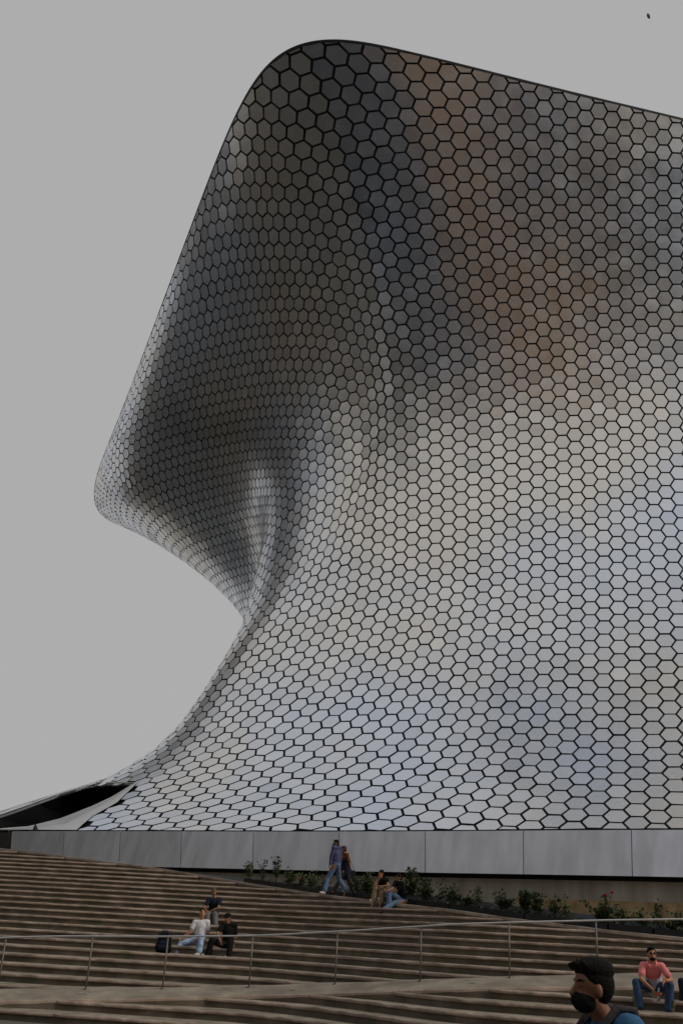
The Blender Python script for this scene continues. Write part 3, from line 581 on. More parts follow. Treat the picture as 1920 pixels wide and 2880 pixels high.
def rose_bush(px, top_py, width, dens, flowers, lab, back=1.28):
    width *= 1.45; dens *= 1.4*brng.uniform(.65, 1.15)
    base = kerb_pt(px, back)+[0, 0, .17]; Yb = base[1]
    zt = at_y(px, top_py, Yb)[2]; h = max(.25, zt-base[2])
    root = empty('rose_bush', tuple(base), lab, 'rose bush', 'rose bushes in the planters')
    st = MB(); V = []; F = []; M = []; tips = []
    ns_ = max(3, int(3+width*6))
    for k in range(ns_):
        a = brng.uniform(0, 2*math.pi); r = width*.5*brng.uniform(.2, 1)
        hh_ = h*(1 if k == 0 else brng.uniform(.45, .98)); tip = base+np.array([math.cos(a)*r*(0.25 if k == 0 else 1), math.sin(a)*r*.6, hh_])
        mid_ = base*.5+tip*.5+np.array([brng.normal(0, .03), brng.normal(0, .03), brng.uniform(0, .05)])
        p0 = base+np.array([math.cos(a), math.sin(a), 0])*.03
        P = [p0, p0*.5+mid_*.5, mid_, mid_*.45+tip*.55, tip]; st.tube(P, [.009, .008, .007, .005, .003], 5)
        tips.append(tip)
        nl = int(dens*(h*30+6))
        for j in range(nl):
            t = brng.uniform(.18, 1.0)**.8; q = (1-t)**2*p0+2*t*(1-t)*mid_+t*t*tip
            sd = brng.normal(0, 1, 3); sd[2] = abs(sd[2])*.5; sd /= np.linalg.norm(sd)
            c = q+sd*brng.uniform(.01, .10)
            nrm = brng.normal(0, .6, 3)+[0, 0, .9]; nrm /= np.linalg.norm(nrm)
            m = 1 if brng.random() < .30 else (2 if brng.random() < .16 else 0)
            for q_ in (-.9, 0, .9):
                dd = sd+np.cross(nrm, sd)*q_*.8+[0, 0, brng.normal(0, .15)]
                leaf_quad(V, F, M, c+sd*.012*(q_ == 0), dd, nrm, brng.uniform(.05, .085), brng.uniform(.03, .048), m)
    st.build('stem', M_STEM, root)
    pymesh('foliage', V, F, M_LEAF, root, False, M)
    for (fx, fy, col, R) in flowers:
        c = at_y(fx, fy, Yb-.05); fb = MB()
        for ring, (rr, cnt_, up_) in enumerate(((R*.35, 4, .9), (R*.7, 6, .55), (R, 7, .2))):
            for k in range(cnt_):
                a = 2*math.pi*(k/cnt_)+ring*.5; o_ = np.array([math.cos(a), math.sin(a), 0]); s_ = np.array([-math.sin(a), math.cos(a), 0])
                b0 = c+o_*rr*.2-[0, 0, R*.3]; t0 = c+o_*rr+[0, 0, R*up_]
                fb.add([b0-s_*rr*.2, b0+s_*rr*.2, t0*.5+b0*.5+s_*R*.5+o_*R*.2, t0+s_*R*.3, t0-s_*R*.3, t0*.5+b0*.5-s_*R*.5+o_*R*.2], [(0, 1, 2, 3, 4, 5)])
        fb.tube([c-[0, 0, R*.3], c-[0, 0, R*1.2]], [.012, .005], 5)
        fb.build('flower', col, root)
        sb_ = MB(); sb_.tube([base+[0, 0, .15], base*.4+c*.6+[.01, 0, .03], c-[0, 0, R]], [.008, .006, .004], 5); sb_.build('stem', M_STEM, root)
R_ = .052
for a in ((688, 2426, .30, 1.1, [], 'tall thin rose bush, first in the row, against the pale plinth'),
          (725, 2418, .22, .6, [(724, 2424, M_DEEP, .03)], 'thin rose shoot with dull red buds, second in the row'),
          (766, 2408, .30, .8, [(764, 2412, M_DEEP, .035), (770, 2426, M_DEEP, .03)], 'tallest thin rose with two dull red blooms at its tips'),
          (800, 2446, .55, 1.3, [], 'low wide rose bush hugging the black planter before the yellow bud'),
          (838, 2456, .30, .6, [(844.5, 2474.5, M_RED, .055), (832, 2460, M_YEL, .028)], 'small rose bush with one bright red rose and one yellow bud'),
          (866, 2452, .40, 1.0, [], 'grey green rose bush just right of the red rose'),
          (898, 2462, .35, .7, [], 'small rose bush left of the walking man'),
          (990, 2462, .45, 1.2, [], 'rose bush right behind the walking woman'),
          (1030, 2456, .5, 1.2, [], 'rose bush left of the seated woman in beige trousers'),
          (1150, 2446, .55, 1.5, [(1148.5, 2441.5, M_RED, .05), (1157, 2482, M_DEEP, .04)], 'dark rose bush topped by a red rose behind the seated man'),
          (1200, 2476, .50, 1.5, [], 'dense dark rose bush right of the seated couple'),
          (1235, 2474, .30, .6, [], 'tall sparse rose bush with a bare forked stem'),
          (1275, 2494, .55, 1.0, [], 'vase shaped rose bush with spreading bare stems'),
          (1350, 2496, .45, .9, [], 'upright leafy rose bush with a bushy head before the concrete wall'),
          (1312, 2542, .40, 1.4, [], 'low bright green ground rose between two taller bushes'),
          (1412, 2506, .50, 1.7, [], 'rounded dense dark rose bush'),
          (1482, 2506, .62, 1.5, [], 'broad dark rose bush leaning to the right'),
          (1512, 2512, .35, 1.2, [], 'tall dark rose bush just above the handrail'),
          (1562, 2520, .35, .9, [], 'slender rose with one leaning leafy shoot'),
          (1598, 2516, .25, .55, [], 'thin rose with few leaves, before the ochre band'),
          (1700, 2524, .75, 1.6, [(1700, 2520, M_RED, .06), (1719.5, 2511, M_RED, .05)], 'largest rose bush with two red roses above the handrail'),
          (1755, 2556, .45, 1.1, [], 'rose bush with bronze tips right of the largest bush'),
          (1806, 2560, .35, .7, [], 'small rose with a leaning bare stem above the man in pink'),
          (1856, 2540, .25, .7, [], 'single tall stemmed rose with a leafy head'),
          (1892, 2588, .35, 1.0, [], 'low rose bush behind the handrail near the right edge'),
          (1918, 2562, .35, 1.2, [], 'rightmost rose bush, half out of the picture')):
    rose_bush(*a)
# low leafy ground cover filling the planters
V = []; F = []; M = []
for px in np.linspace(676, 2100, 1500):
    if brng.random() > .35+.65*abs(math.sin(px*.021)+.5*math.sin(px*.057)): continue
    c = kerb_pt(px, 1.05+brng.uniform(.02, .5))+[0, 0, .17+brng.uniform(0, .17)*brng.random()]
    d = brng.normal(0, 1, 3); d[2] = abs(d[2])*.7; n_ = brng.normal(0, .5, 3)+[0, 0, .8]
    leaf_quad(V, F, M, c, d, n_/np.linalg.norm(n_), brng.uniform(.06, .11), brng.uniform(.03, .05), int(brng.choice([0, 0, 0, 1, 2])))
tag(pymesh('ground_cover', V, F, M_LEAF, None, False, M), kind='stuff')
# small pale strips set into the ramp
M_STRIP = mat('pale_strip', (.55, .56, .5), .5)
for px, py, lab in ((262, 2797, 'leftmost small pale strip lying on the grey ramp'), (842, 2786, 'small pale strip on the ramp near the middle of the steps'), (1340, 2772, 'small pale strip on the ramp left of the masked man')):
    p = phi_px(px); Yh, Kb, Kf, _ = nodes(p); c = spot(p, (Kb+Kf)/2)
    mb = MB(); mb.box(c+[0, 0, .006], (.10, .03, .010)); tag(mb.build('floor_strip', M_STRIP), lab, 'floor strip')
# balloon adrift in the sky
def blob_sphere(c, r, nu=16, nv=10, Rm=None):
    V = []; F = []
    for i in range(nv+1):
        t = math.pi*i/nv
        for j in range(nu):
            q = 2*math.pi*j/nu; v = np.array([math.sin(t)*math.cos(q)*r[0], math.sin(t)*math.sin(q)*r[1], math.cos(t)*r[2]])
            V.append(np.array(c)+(v if Rm is None else Rm @ v))
    for i in range(nv):
        for j in range(nu): F.append((i*nu+j, (i+1)*nu+j, (i+1)*nu+(j+1) % nu, i*nu+(j+1) % nu))
    return V, F
bc = at_y(1822, 45, 62.0); tl = math.radians(-14); Rb = np.array([[math.cos(tl), 0, math.sin(tl)], [0, 1, 0], [-math.sin(tl), 0, math.cos(tl)]])
bl = empty('balloon', tuple(bc), 'tiny dark blue balloon drifting in the grey sky', 'balloon')
M_BALL = mat('balloon_blue', (.035, .04, .10), .35); mb = MB(); V, F = blob_sphere(bc, (.13, .13, .30), Rm=Rb)
mb.add(V, F); mb.build('envelope', M_BALL, bl, True)
mb = MB(); k0 = bc+Rb @ np.array([0, 0, -.30]); mb.tube([k0+Rb @ np.array([0, 0, .01]), k0+Rb @ np.array([0, 0, -.03])], [.012, .03], 8); mb.build('knot', M_BALL, bl)
# dark pyramid of unknown use on the plinth by the slit
cp = at_y(58, 2338, XB[kZ][1]+.2)
mb = MB(); cb = XB[kZ-60]+NB[kZ-60]*.05; mb.tube([(cb[0], cb[1], ZT0+.02), (cb[0]-.05, cb[1], ZT0+.36)], [.15, .015], 4)
tag(mb.build('pyramid', M_DARK), 'small dark pointed floodlight on the plinth in front of the black slit', 'pyramid')
# ------------------------------------------------------------------ people
def skinmat(n, c): 
    m = mat(n, c, .55, 0, .08, 14); return m
SK4 = skinmat('skin_deep_brown', (.25, .108, .062)); SK2 = skinmat('skin_brown', (.33, .155, .085)); SK3 = skinmat('skin_warm', (.50, .235, .125))
def fab(n, c, v=.12, sc_=14): return mat(n, c, .9, 0, v, sc_, .25, 60, .2)
M_BLK = fab('black_cloth', (.010, .010, .012)); M_HAIR = mat('black_hair', (.007, .006, .005), .75, 0, .4, 40, .6, 90, .15); M_GREYH = mat('grey_hair', (.10, .10, .10), .5, 0, .5, 40, .6, 90)
M_AUB = mat('auburn_hair', (.055, .016, .008), .5, 0, .4, 40, .6, 90)
M_JEAN = fab('blue_jeans', (.12, .20, .34), .3, 8); M_JEANL = fab('pale_jeans', (.36, .50, .82), .4, 9); M_JEAND = fab('dark_jeans', (.045, .085, .18), .3, 8)
M_SHIRTB = fab('blue_shirt', (.09, .10, .21), .15); M_WHITE = fab('white_cloth', (.84, .83, .88), .08); M_BEIGE = fab('beige_cloth', (.34, .25, .17), .15)
M_GREYT = fab('grey_trousers', (.16, .16, .17), .15); M_PINK = fab('pink_polo', (.93, .29, .31), .08); M_LAV = fab('lavender_band', (.66, .66, .80), .06)
M_SHOEW = mat('white_shoe', (.62, .58, .56), .6, 0, .1, 20); M_SHOEK = mat('khaki_shoe', (.14, .12, .07), .7, 0, .35, 25); M_SHOEB = mat('black_shoe', (.015, .015, .017), .6)
M_SOLE = mat('shoe_sole', (.55, .53, .48), .6); M_SOLED = mat('dark_sole', (.06, .02, .02), .6)
M_RUST = fab('rust_top', (.19, .07, .025), .15); M_NAVY = fab('navy_cloth', (.018, .024, .045), .15); M_SLATE = fab('slate_trousers', (.055, .058, .062), .2)
M_FLOR = fab('dusty_floral', (.36, .14, .16), .6, 26); M_TEAL = fab('teal_cloth', (.055, .16, .32), .2, 6)
M_EYE = mat('eye_white', (.13, .10, .085), .3); M_IRIS = mat('eye_dark', (.01, .006, .004), .2); M_LIP_ = mat('lips', (.26, .09, .07), .5)
M_BAND = mat('orange_band', (.75, .10, .03), .5); M_LENS = mat('dark_lens', (.012, .006, .006), .08)
def nrm(v): v = np.array(v, float); return v/(np.linalg.norm(v)+1e-9)
def cap_vf(a, b, r0, r1, n=12):
    a = np.array(a, float); b = np.array(b, float); t = nrm(b-a); x = np.cross(t, [0, 0, 1] if abs(t[2]) < .9 else [1, 0, 0]); x = nrm(x); y = np.cross(t, x)
    rings = [(a-t*r0*math.cos(q), r0*math.sin(q)) for q in (.35, .8, 1.25)]+[(a, r0), (b, r1)]+[(b+t*r1*math.cos(q), r1*math.sin(q)) for q in (1.25, .8, .35)]
    V = [a-t*r0]; F = []
    for c, r in rings:
        for k in range(n):
            q = 2*math.pi*k/n; V.append(c+r*(math.cos(q)*x+math.sin(q)*y))
    V.append(b+t*r1); m = len(rings)
    for k in range(n):
        F.append((0, 1+(k+1) % n, 1+k))
        for i in range(m-1): F.append((1+i*n+k, 1+i*n+(k+1) % n, 1+(i+1)*n+(k+1) % n, 1+(i+1)*n+k))
        F.append((1+(m-1)*n+k, 1+(m-1)*n+(k+1) % n, len(V)-1))
    return V, F
class Blob:
    def __init__(s): s.mb = MB()
    def cap(s, a, b, r0, r1=None): s.mb.add(*cap_vf(a, b, r0, r0 if r1 is None else r1)); return s
    def ell(s, c, r, X=None):
        Rm = None if X is None else np.stack(X, 1)
        s.mb.add(*blob_sphere(c, r, 18, 12, Rm)); return s
    def build(s, name, mt, parent, vox=.011, sm=3, midx=None):
        me = bpy.data.meshes.new('tmp'); me.from_pydata([tuple(map(float, v)) for v in s.mb.V], [], s.mb.F); me.update()
        bm = bmesh.new(); bm.from_mesh(me); bmesh.ops.remove_doubles(bm, verts=bm.verts, dist=1e-5); bmesh.ops.recalc_face_normals(bm, faces=bm.faces); bm.to_mesh(me); bm.free()
        o = bpy.data.objects.new('tmp', me); COL.objects.link(o)
        r = o.modifiers.new('r', 'REMESH'); r.mode = 'VOXEL'; r.voxel_size = vox
        if sm: q = o.modifiers.new('s', 'SMOOTH'); q.iterations = sm; q.factor = .5
        dg = bpy.context.evaluated_depsgraph_get(); me2 = bpy.data.meshes.new_from_object(o.evaluated_get(dg)); bpy.data.objects.remove(o); bpy.data.meshes.remove(me)
        me2.polygons.foreach_set('use_smooth', [True]*len(me2.polygons)); me2.materials.clear()
        ob = link(name, me2, mt, parent)
        if midx is not None:
            co = np.zeros(len(me2.polygons)*3); me2.polygons.foreach_get('center', co); me2.polygons.foreach_set('material_index', midx(co.reshape(-1, 3)).astype(np.int32))
        return ob
def at_len(A, px, py, L, near=True):
    """point seen at (px,py) a bone length L away from A"""
    d = ray(px, py); w_ = A-CAM; b = w_ @ d; c = w_ @ w_-L*L; disc = b*b-c
    if disc <= 0: P = CAM+d*b; return A+nrm(P-A)*L
    return CAM+d*(b-math.sqrt(disc) if near else b+math.sqrt(disc))
def hand(B, w, tip, spread, s=1.0, curl=.5):
    d = nrm(tip-w); sp = nrm(spread-d*(spread @ d)); n = nrm(np.cross(d, sp))
    B.ell(w+d*.045*s, (.05*s, .036*s, .016*s), (d, sp, n))
    for k, (off_, L) in enumerate(((-.027, .062), (-.009, .075), (.010, .07), (.028, .054))):
        a = w+d*.08*s+sp*off_*s; m = a+(d*.8+sp*off_*3-n*.25*curl)*L*.55*s; e = m+(d*.6-n*curl)*L*.5*s
        B.cap(a, m, .0085*s, .008*s).cap(m, e, .008*s, .0065*s)
    a = w+d*.03*s-sp*.03*s; m = a+(d*.6-sp*.8)*.04*s; B.cap(a, m, .011*s, .009*s).cap(m, m+(d*.9-sp*.2)*.03*s, .009*s, .0075*s)
def frame(fwd, up):
    f = nrm(fwd); u = nrm(np.array(up)-f*(np.array(up) @ f)); return np.cross(u, f), f, u      # side (person's left), forward, up
def person(name_label, J, look, up, skin, hairm, clothes, sh=1.0, vox=.011, hairstyle='short', face=True, female=False, group=None):
    """J: joints in world space"""
    root = empty('person', tuple(np.round(J['pel'], 3)), name_label, 'person', group)
    pel, nk, hd = J['pel'], J['neck'], J['head']; sl_, sr_ = J['shL'], J['shR']; hl, hr_ = J['hipL'], J['hipR']
    upT = nrm(nk-pel); sideT = nrm(sr_-sl_); fT = nrm(np.cross(sideT, upT)); sideT = np.cross(upT, fT)
    if fT @ nrm(look) < -.3: fT = -fT
    X = (sideT, fT, upT); TL = np.linalg.norm(nk-pel)
    hs_, hf, hu = frame(look, up); H3 = (hs_, hf, hu); s = sh
    k_ = .9 if female else 1.0
    def torso(B, g=0.0):
        B.cap(sl_, sr_, .062*s*k_+g, .062*s*k_+g)
        B.ell(pel+upT*TL*.66, (.150*s*k_+g, .105*s+g, TL*.36), X)
        B.ell(pel+upT*TL*.36, (.138*s*k_+g, .100*s+g, TL*.34), X)
        B.ell(pel+upT*.03, (.158*s+g, .115*s+g, .115*s+g), X)
        return B
    B = Blob(); torso(B)
    B.cap(nk-upT*.03, hd-hu*.05*s, .056*s*k_, .052*s*k_)
    B.ell(hd+hu*.022*s-hf*.008, (.074*s, .093*s, .092*s), H3)
    B.ell(hd-hu*.045*s+hf*.018, (.060*s, .072*s, .075*s), H3)
    B.ell(hd-hu*.092*s+hf*.052, (.030*s, .028*s, .022*s), H3)
    B.cap(hd+hu*.012*s+hf*.084*s, hd-hu*.028*s+hf*.106*s, .010*s, .0145*s)
    for sd in (-1, 1): B.ell(hd+hs_*sd*.077*s-hf*.008-hu*.012*s, (.012*s, .020*s, .032*s), H3)
    for q in 'LR':
        S, E_, W_ = J['sh'+q], J['el'+q], J['wr'+q]
        B.cap(S, E_, .047*s*k_, .038*s*k_).cap(E_, W_, .038*s*k_, .026*s*k_)
        hand(B, W_, J.get('hd'+q, W_+nrm(W_-E_)*.17), J.get('sp'+q, RT*.3+UP), s*.98, J.get('curl', .5))
        Hh, Kk, An = J['hip'+q], J['kn'+q], J['an'+q]
        B.cap(Hh, Kk, .082*s, .056*s).cap(Kk, An, .055*s, .036*s).cap(An, J['to'+q], .032*s, .026*s)
    B.build('body', skin, root, vox, 3)
    # clothes
    for c in clothes:
        kind = c[0]
        if kind == 'top':
            _, mt, sleeve, low = c[:4]; g = .014; B = Blob(); torso(B, g)
            B.cap(pel+upT*low, pel+upT*TL*.5, .118*s+g, .11*s+g)
            for q in 'LR':
                S, E_, W_ = J['sh'+q], J['el'+q], J['wr'+q]
                if sleeve <= 1: B.cap(S, S+(E_-S)*sleeve, .056*s*k_+g, .052*s*k_+g)
                else: B.cap(S, E_, .05*s*k_+g, .043*s*k_+g).cap(E_, E_+(W_-E_)*(sleeve-1), .042*s*k_+g, .034*s*k_+g*.7)
            B.build('shirt' if len(c) < 5 else c[4], mt, root, vox, 3, c[5] if len(c) > 5 else None)
        elif kind == 'legs':
            _, mt, fl = c[:3]; g = .012; B = Blob(); B.ell(pel+upT*.02, (.162*s+g, .12*s+g, .12*s+g), X)
            for q in 'LR':
                Hh, Kk, An = J['hip'+q], J['kn'+q], J['an'+q]
                B.cap(pel*.4+Hh*.6, Kk, .09*s+g, .064*s+g).cap(Kk, An+(Kk-An)*.05, .064*s+g, (.048+fl)*s+g)
            B.build('trousers', mt, root, vox, 3)
        elif kind == 'shoes':
            _, mt, solem = c
            for q in 'LR':
                An, To = J['an'+q], J['to'+q]; d = nrm(To-An); fl_ = nrm(d*[1, 1, .0 if abs(d[2]) < .75 else d[2]]); sd = nrm(np.cross(fl_, [0, 0, 1])); u3 = np.cross(sd, fl_)
                base = An-u3*.055*s
                B = Blob(); B.ell(base+fl_*.02, (.075*s, .043*s, .05*s), (fl_, sd, u3)).ell(base+fl_*.12*s-u3*.01, (.085*s, .046*s, .036*s), (fl_, sd, u3)).cap(base, An, .045*s, .046*s)
                sh_ = B.build('shoe', mt, root, .010, 2)
                mb = MB(); 
                V = []; 
                for z in (-.052, -.030):
                    for k in range(16):
                        a = 2*math.pi*k/16; V.append(base+fl_*(.075+.135*math.cos(a))*s+sd*.048*math.sin(a)*s+u3*z)
                mb.add(V, [tuple(range(16))[::-1], tuple(range(16, 32))]+[(k, (k+1) % 16, 16+(k+1) % 16, 16+k) for k in range(16)]); o_ = mb.build('sole', solem, sh_)
    # hair
    B = Blob()
    if hairstyle != 'cap':
        B.ell(hd+hu*.045*s-hf*.022, (.083*s, .094*s, .088*s), H3); B.ell(hd+hu*.0*s-hf*.045, (.078*s, .066*s, .085*s), H3)
        for k in range(14):
            a = brng.uniform(-1, 1); b = brng.uniform(-1, 1); p = hd+hu*(.10+.02*brng.random())*s+hs_*a*.055*s+hf*(b*.06-.01)*s
            B.cap(p-hu*.03, p+hf*.022+hs_*brng.normal(0, .01), .022*s, .012*s)
        if hairstyle == 'long':
            B.cap(hd-hf*.06, nk-hf*.07-upT*.12, .07*s, .055*s); B.cap(hd-hf*.03+hs_*.06, nk-hf*.02+hs_*.07-upT*.1, .035*s, .025*s); B.cap(hd-hf*.03-hs_*.06, nk-hf*.02-hs_*.07-upT*.1, .035*s, .025*s)
        if hairstyle == 'bun': B.ell(hd-hf*.085+hu*.02, (.05*s, .05*s, .06*s), H3)
        B.build('hair', hairm, root, .009, 2)
    else:
        B.ell(hd-hu*.01*s-hf*.035, (.079*s, .07*s, .07*s), H3); B.build('hair', hairm, root, .009, 2)
        Cp = Blob(); Cp.ell(hd+hu*.060*s-hf*.006, (.088*s, .105*s, .075*s), H3); Cp.ell(hd+hu*.045*s+hf*.105*s, (.070*s, .075*s, .012*s), H3); cp_ = Cp.build('cap', M_BLK, root, .009, 1)
        mb = MB(); mb.add(*blob_sphere(hd+hu*.08*s+hf*.085*s+hs_*.02, (.012, .008, .014), 8, 6, np.stack(H3, 1))); mb.build('emblem', M_WHITE, cp_)
    if face:
        for sd in (-1, 1):
            mb = MB(); mb.add(*blob_sphere(hd+hs_*sd*.031*s+hf*.0715*s+hu*.012*s, (.0135*s, .007*s, .0065*s), 10, 6, np.stack(H3, 1))); e_ = mb.build('eye', M_EYE, root, True)
            mb = MB(); mb.add(*blob_sphere(hd+hs_*sd*.031*s+hf*.0770*s+hu*.012*s, (.0065*s, .004*s, .0065*s), 8, 6, np.stack(H3, 1))); mb.build('iris', M_IRIS, e_, True)
            mb = MB(); mb.tube([hd+hs_*sd*.013*s+hf*.0805*s+hu*.030*s, hd+hs_*sd*.032*s+hf*.0735*s+hu*.036*s, hd+hs_*sd*.050*s+hf*.057*s+hu*.030*s], [.004*s, .0055*s, .003*s], 6); mb.build('eyebrow', hairm if hairm is not M_GREYH else M_HAIR, root)
        mb = MB(); mb.add(*blob_sphere(hd+hf*.086*s-hu*.056*s, (.025*s, .009*s, .009*s), 10, 6, np.stack(H3, 1))); mb.build('lips', M_LIP_, root, True)
    return root, H3, X
def face_mask(root, hd, H3, s, mt):
    hs_, hf, hu = H3; B = Blob(); B.ell(hd-hu*.060*s+hf*.034, (.065*s, .070*s, .058*s), H3); B.cap(hd-hu*.022*s+hf*.088*s, hd-hu*.060*s+hf*.098*s, .014*s, .018*s)
    o = B.build('mask', mt, root, .008, 2); mb = MB()
    for sd in (-1, 1):
        for zz_ in (-.03, -.075): mb.tube([hd+hs_*sd*.068*s+hf*.05+hu*zz_*s, hd+hs_*sd*.079*s+hf*.0-hu*.02*s, hd+hs_*sd*.078*s-hf*.015-hu*.01*s], .0028, 5)
    mb.build('strap', mt, o)
def joints(Y, spec, L, near=None):
    """spec: picture points; L: scale of the bones; near: which joints come towards the viewer"""
    near = near or {}; J = {}
    J['pel'] = at_y(*spec['pel'], Y)
    n_ = lambda k, d=True: near.get(k, d)
    J['neck'] = at_len(J['pel'], *spec['neck'], .50*L, n_('neck', True)); J['head'] = at_len(J['neck'], *spec['head'], .155*L, n_('head', True))
    for q in 'LR':
        s_, h_ = spec['sh'+q], spec['hip'+q]
        J['sh'+q] = at_len(J['neck']-nrm(J['neck']-J['pel'])*.05, *s_, .165*L, n_('sh'+q, True)); J['hip'+q] = at_len(J['pel'], *h_, .10*L, n_('hip'+q, True))
        J['el'+q] = at_len(J['sh'+q], *spec['el'+q], .29*L, n_('el'+q, True)); J['wr'+q] = at_len(J['el'+q], *spec['wr'+q], .25*L, n_('wr'+q, True))
        J['kn'+q] = at_len(J['hip'+q], *spec['kn'+q], .43*L, n_('kn'+q, True)); J['an'+q] = at_len(J['kn'+q], *spec['an'+q], .41*L, n_('an'+q, True))
        J['to'+q] = at_len(J['an'+q], *spec['to'+q], .17*L, n_('to'+q, True))
        if 'hd'+q in spec: J['hd'+q] = at_len(J['wr'+q], *spec['hd'+q], .17*L, n_('hd'+q, True))
    return J
V3 = lambda *a: np.array(a, float)
# walking man in blue
s = dict(pel=(945, 2433), neck=(946, 2376), head=(943, 2363), shL=(938, 2384), shR=(955, 2384), elL=(931, 2411), wrL=(927, 2436), elR=(958, 2412), wrR=(955, 2434), hipL=(940, 2434), hipR=(951, 2434), knL=(922, 2470), anL=(912, 2505), toL=(902, 2512), knR=(953, 2472), anR=(973, 2506), toR=(966, 2520))
J = joints(33.3, s, .98, dict(knR=False, anR=False, elR=False, wrR=False, shR=False, hipR=False, neck=True, toR=True))
r_, H3, X3 = person('man in a dark blue shirt and jeans walking left along the top kerb', J, V3(-1, -.25, -.05), V3(0, 0, 1), SK2, M_HAIR, [('top', M_SHIRTB, 1.75, -.06), ('legs', M_JEAN, .02), ('shoes', M_SHOEW, M_SOLE)], .98)
face_mask(r_, J['head'], H3, .98, M_BLK)
mb = MB(); w0 = J['wrL']; d = nrm(J['wrL']-J['elL']); mb.tube([w0-d*.03, w0-d*.0], .036, 12); mb.build('watch', M_SHOEB, r_)
# woman walking behind him
s = dict(pel=(973, 2443), neck=(969, 2397), head=(965, 2385), shL=(963, 2403), shR=(976, 2404), elL=(962, 2424), wrL=(960, 2443), elR=(982, 2424), wrR=(987, 2445), hipL=(970, 2444), hipR=(977, 2444), knL=(956, 2476), anL=(938, 2506), toL=(930, 2511), knR=(981, 2480), anR=(996, 2512), toR=(990, 2521))
J = joints(33.9, s, .90, dict(knR=False, anR=False, shL=False, elL=False, wrL=False))
r_, H3, X3 = person('woman with short auburn hair and rust top walking beside the man in blue', J, V3(-1, .1, -.05), V3(0, 0, 1), SK2, M_AUB, [('top', M_RUST, .9, -.02), ('legs', M_SLATE, .015), ('shoes', M_SHOEB, M_SOLED)], .9, female=True)
B = Blob(); tp = J['pel']*.75+J['neck']*.25; B.cap(J['neck']*.45+J['pel']*.55, J['pel']-[0, 0, .18], .165, .17); B.build('tunic', M_NAVY, r_, .012, 2)
mb = MB(); bgc = J['wrR']+V3(.06, -.02, -.16); mb.box(bgc, (.07, .05, .12)); mb.tube([bgc+[-.05, 0, .11], J['shR']+[0, 0, .07], bgc+[.05, 0, .11]], .009, 6); hb = mb.build('bag', M_SHOEB, None)
tag(hb, 'small black shoulder bag hanging from the walking woman', 'bag')
# couple seated on the kerb
s = dict(pel=(1071, 2503), neck=(1077, 2468), head=(1071, 2458), shL=(1067, 2474), shR=(1088, 2475), elL=(1052, 2490), wrL=(1066, 2470), elR=(1091, 2491), wrR=(1068, 2493), hipL=(1066, 2503), hipR=(1077, 2503), knL=(1055, 2501), anL=(1048, 2544), toL=(1043, 2551), knR=(1071, 2499), anR=(1071, 2543), toR=(1066, 2551), hdL=(1072, 2462))
J = joints(31.9, s, .92, dict(neck=True))
person('woman in black top and beige trousers seated on the kerb, hand at her face', J, V3(-.7, -.6, -.15), V3(0, 0, 1), SK3, M_HAIR, [('top', M_BLK, .35, -.04), ('legs', M_BEIGE, .035), ('shoes', M_SHOEW, M_SOLED)], .92, hairstyle='long', female=True, group='seated couple on the kerb')
s = dict(pel=(1131, 2534), neck=(1124, 2473), head=(1117, 2459), shL=(1112, 2483), shR=(1131, 2485), elL=(1103, 2500), wrL=(1091, 2505), elR=(1113, 2507), wrR=(1090, 2521), hipL=(1126, 2533), hipR=(1136, 2536), knL=(1093, 2508), anL=(1094, 2545), toL=(1086, 2551), knR=(1105, 2541), anR=(1077, 2560), toR=(1067, 2567))
J = joints(31.4, s, .98, dict(elL=True, knL=True, shL=False))
person('man in black t-shirt and ripped blue jeans turned to the seated woman', J, V3(-1, -.35, -.15), V3(0, 0, 1), SK2, M_HAIR, [('top', M_BLK, .6, -.05), ('legs', M_JEAN, .015), ('shoes', M_SHOEB, M_SOLED)], .98, group='seated couple on the kerb')
# three men on the steps with a backpack
s = dict(pel=(599, 2572), neck=(604, 2523), head=(602, 2507), shL=(585, 2531), shR=(619, 2531), elL=(574, 2554), wrL=(586, 2570), elR=(614, 2554), wrR=(590, 2564), hipL=(592, 2573), hipR=(606, 2573), knL=(583, 2572), anL=(585, 2608), toL=(582, 2614), knR=(605, 2570), anR=(606, 2608), toR=(604, 2616))
J = joints(31.0, s, .98)
person('grey haired man in dark polo and grey trousers, seated highest of the three men', J, V3(.25, -1, -.25), V3(0, 0, 1), SK2, M_GREYH, [('top', M_NAVY, .55, -.06), ('legs', M_GREYT, .02), ('shoes', M_SHOEB, M_SOLED)], .98)
s = dict(pel=(562, 2643), neck=(567, 2584), head=(570, 2568), shL=(545, 2595), shR=(590, 2595), elL=(534, 2623), wrL=(507, 2640), elR=(587, 2627), wrR=(562, 2608), hipL=(554, 2644), hipR=(571, 2643), knL=(506, 2655), anL=(492, 2696), toL=(490, 2704), knR=(567, 2634), anR=(560, 2677), toR=(551, 2688), hdL=(500, 2650), hdR=(547, 2602))
J = joints(27.8, s, .96)
person('young man in white t-shirt and pale blue jeans seated beside a black backpack', J, V3(.12, -1, .28), V3(0, .25, 1), SK3, M_HAIR, [('top', M_WHITE, .55, -.06), ('legs', M_JEANL, .02), ('shoes', M_SHOEW, M_SOLED)], .96)
s = dict(pel=(642, 2660), neck=(643, 2592), head=(639, 2575), shL=(622, 2603), shR=(663, 2603), elL=(612, 2627), wrL=(620, 2648), elR=(663, 2638), wrR=(634, 2644), hipL=(633, 2660), hipR=(651, 2660), knL=(595, 2645), anL=(582, 2697), toL=(572, 2709), knR=(648, 2652), anR=(643, 2700), toR=(635, 2716))
J = joints(27.7, s, .99)
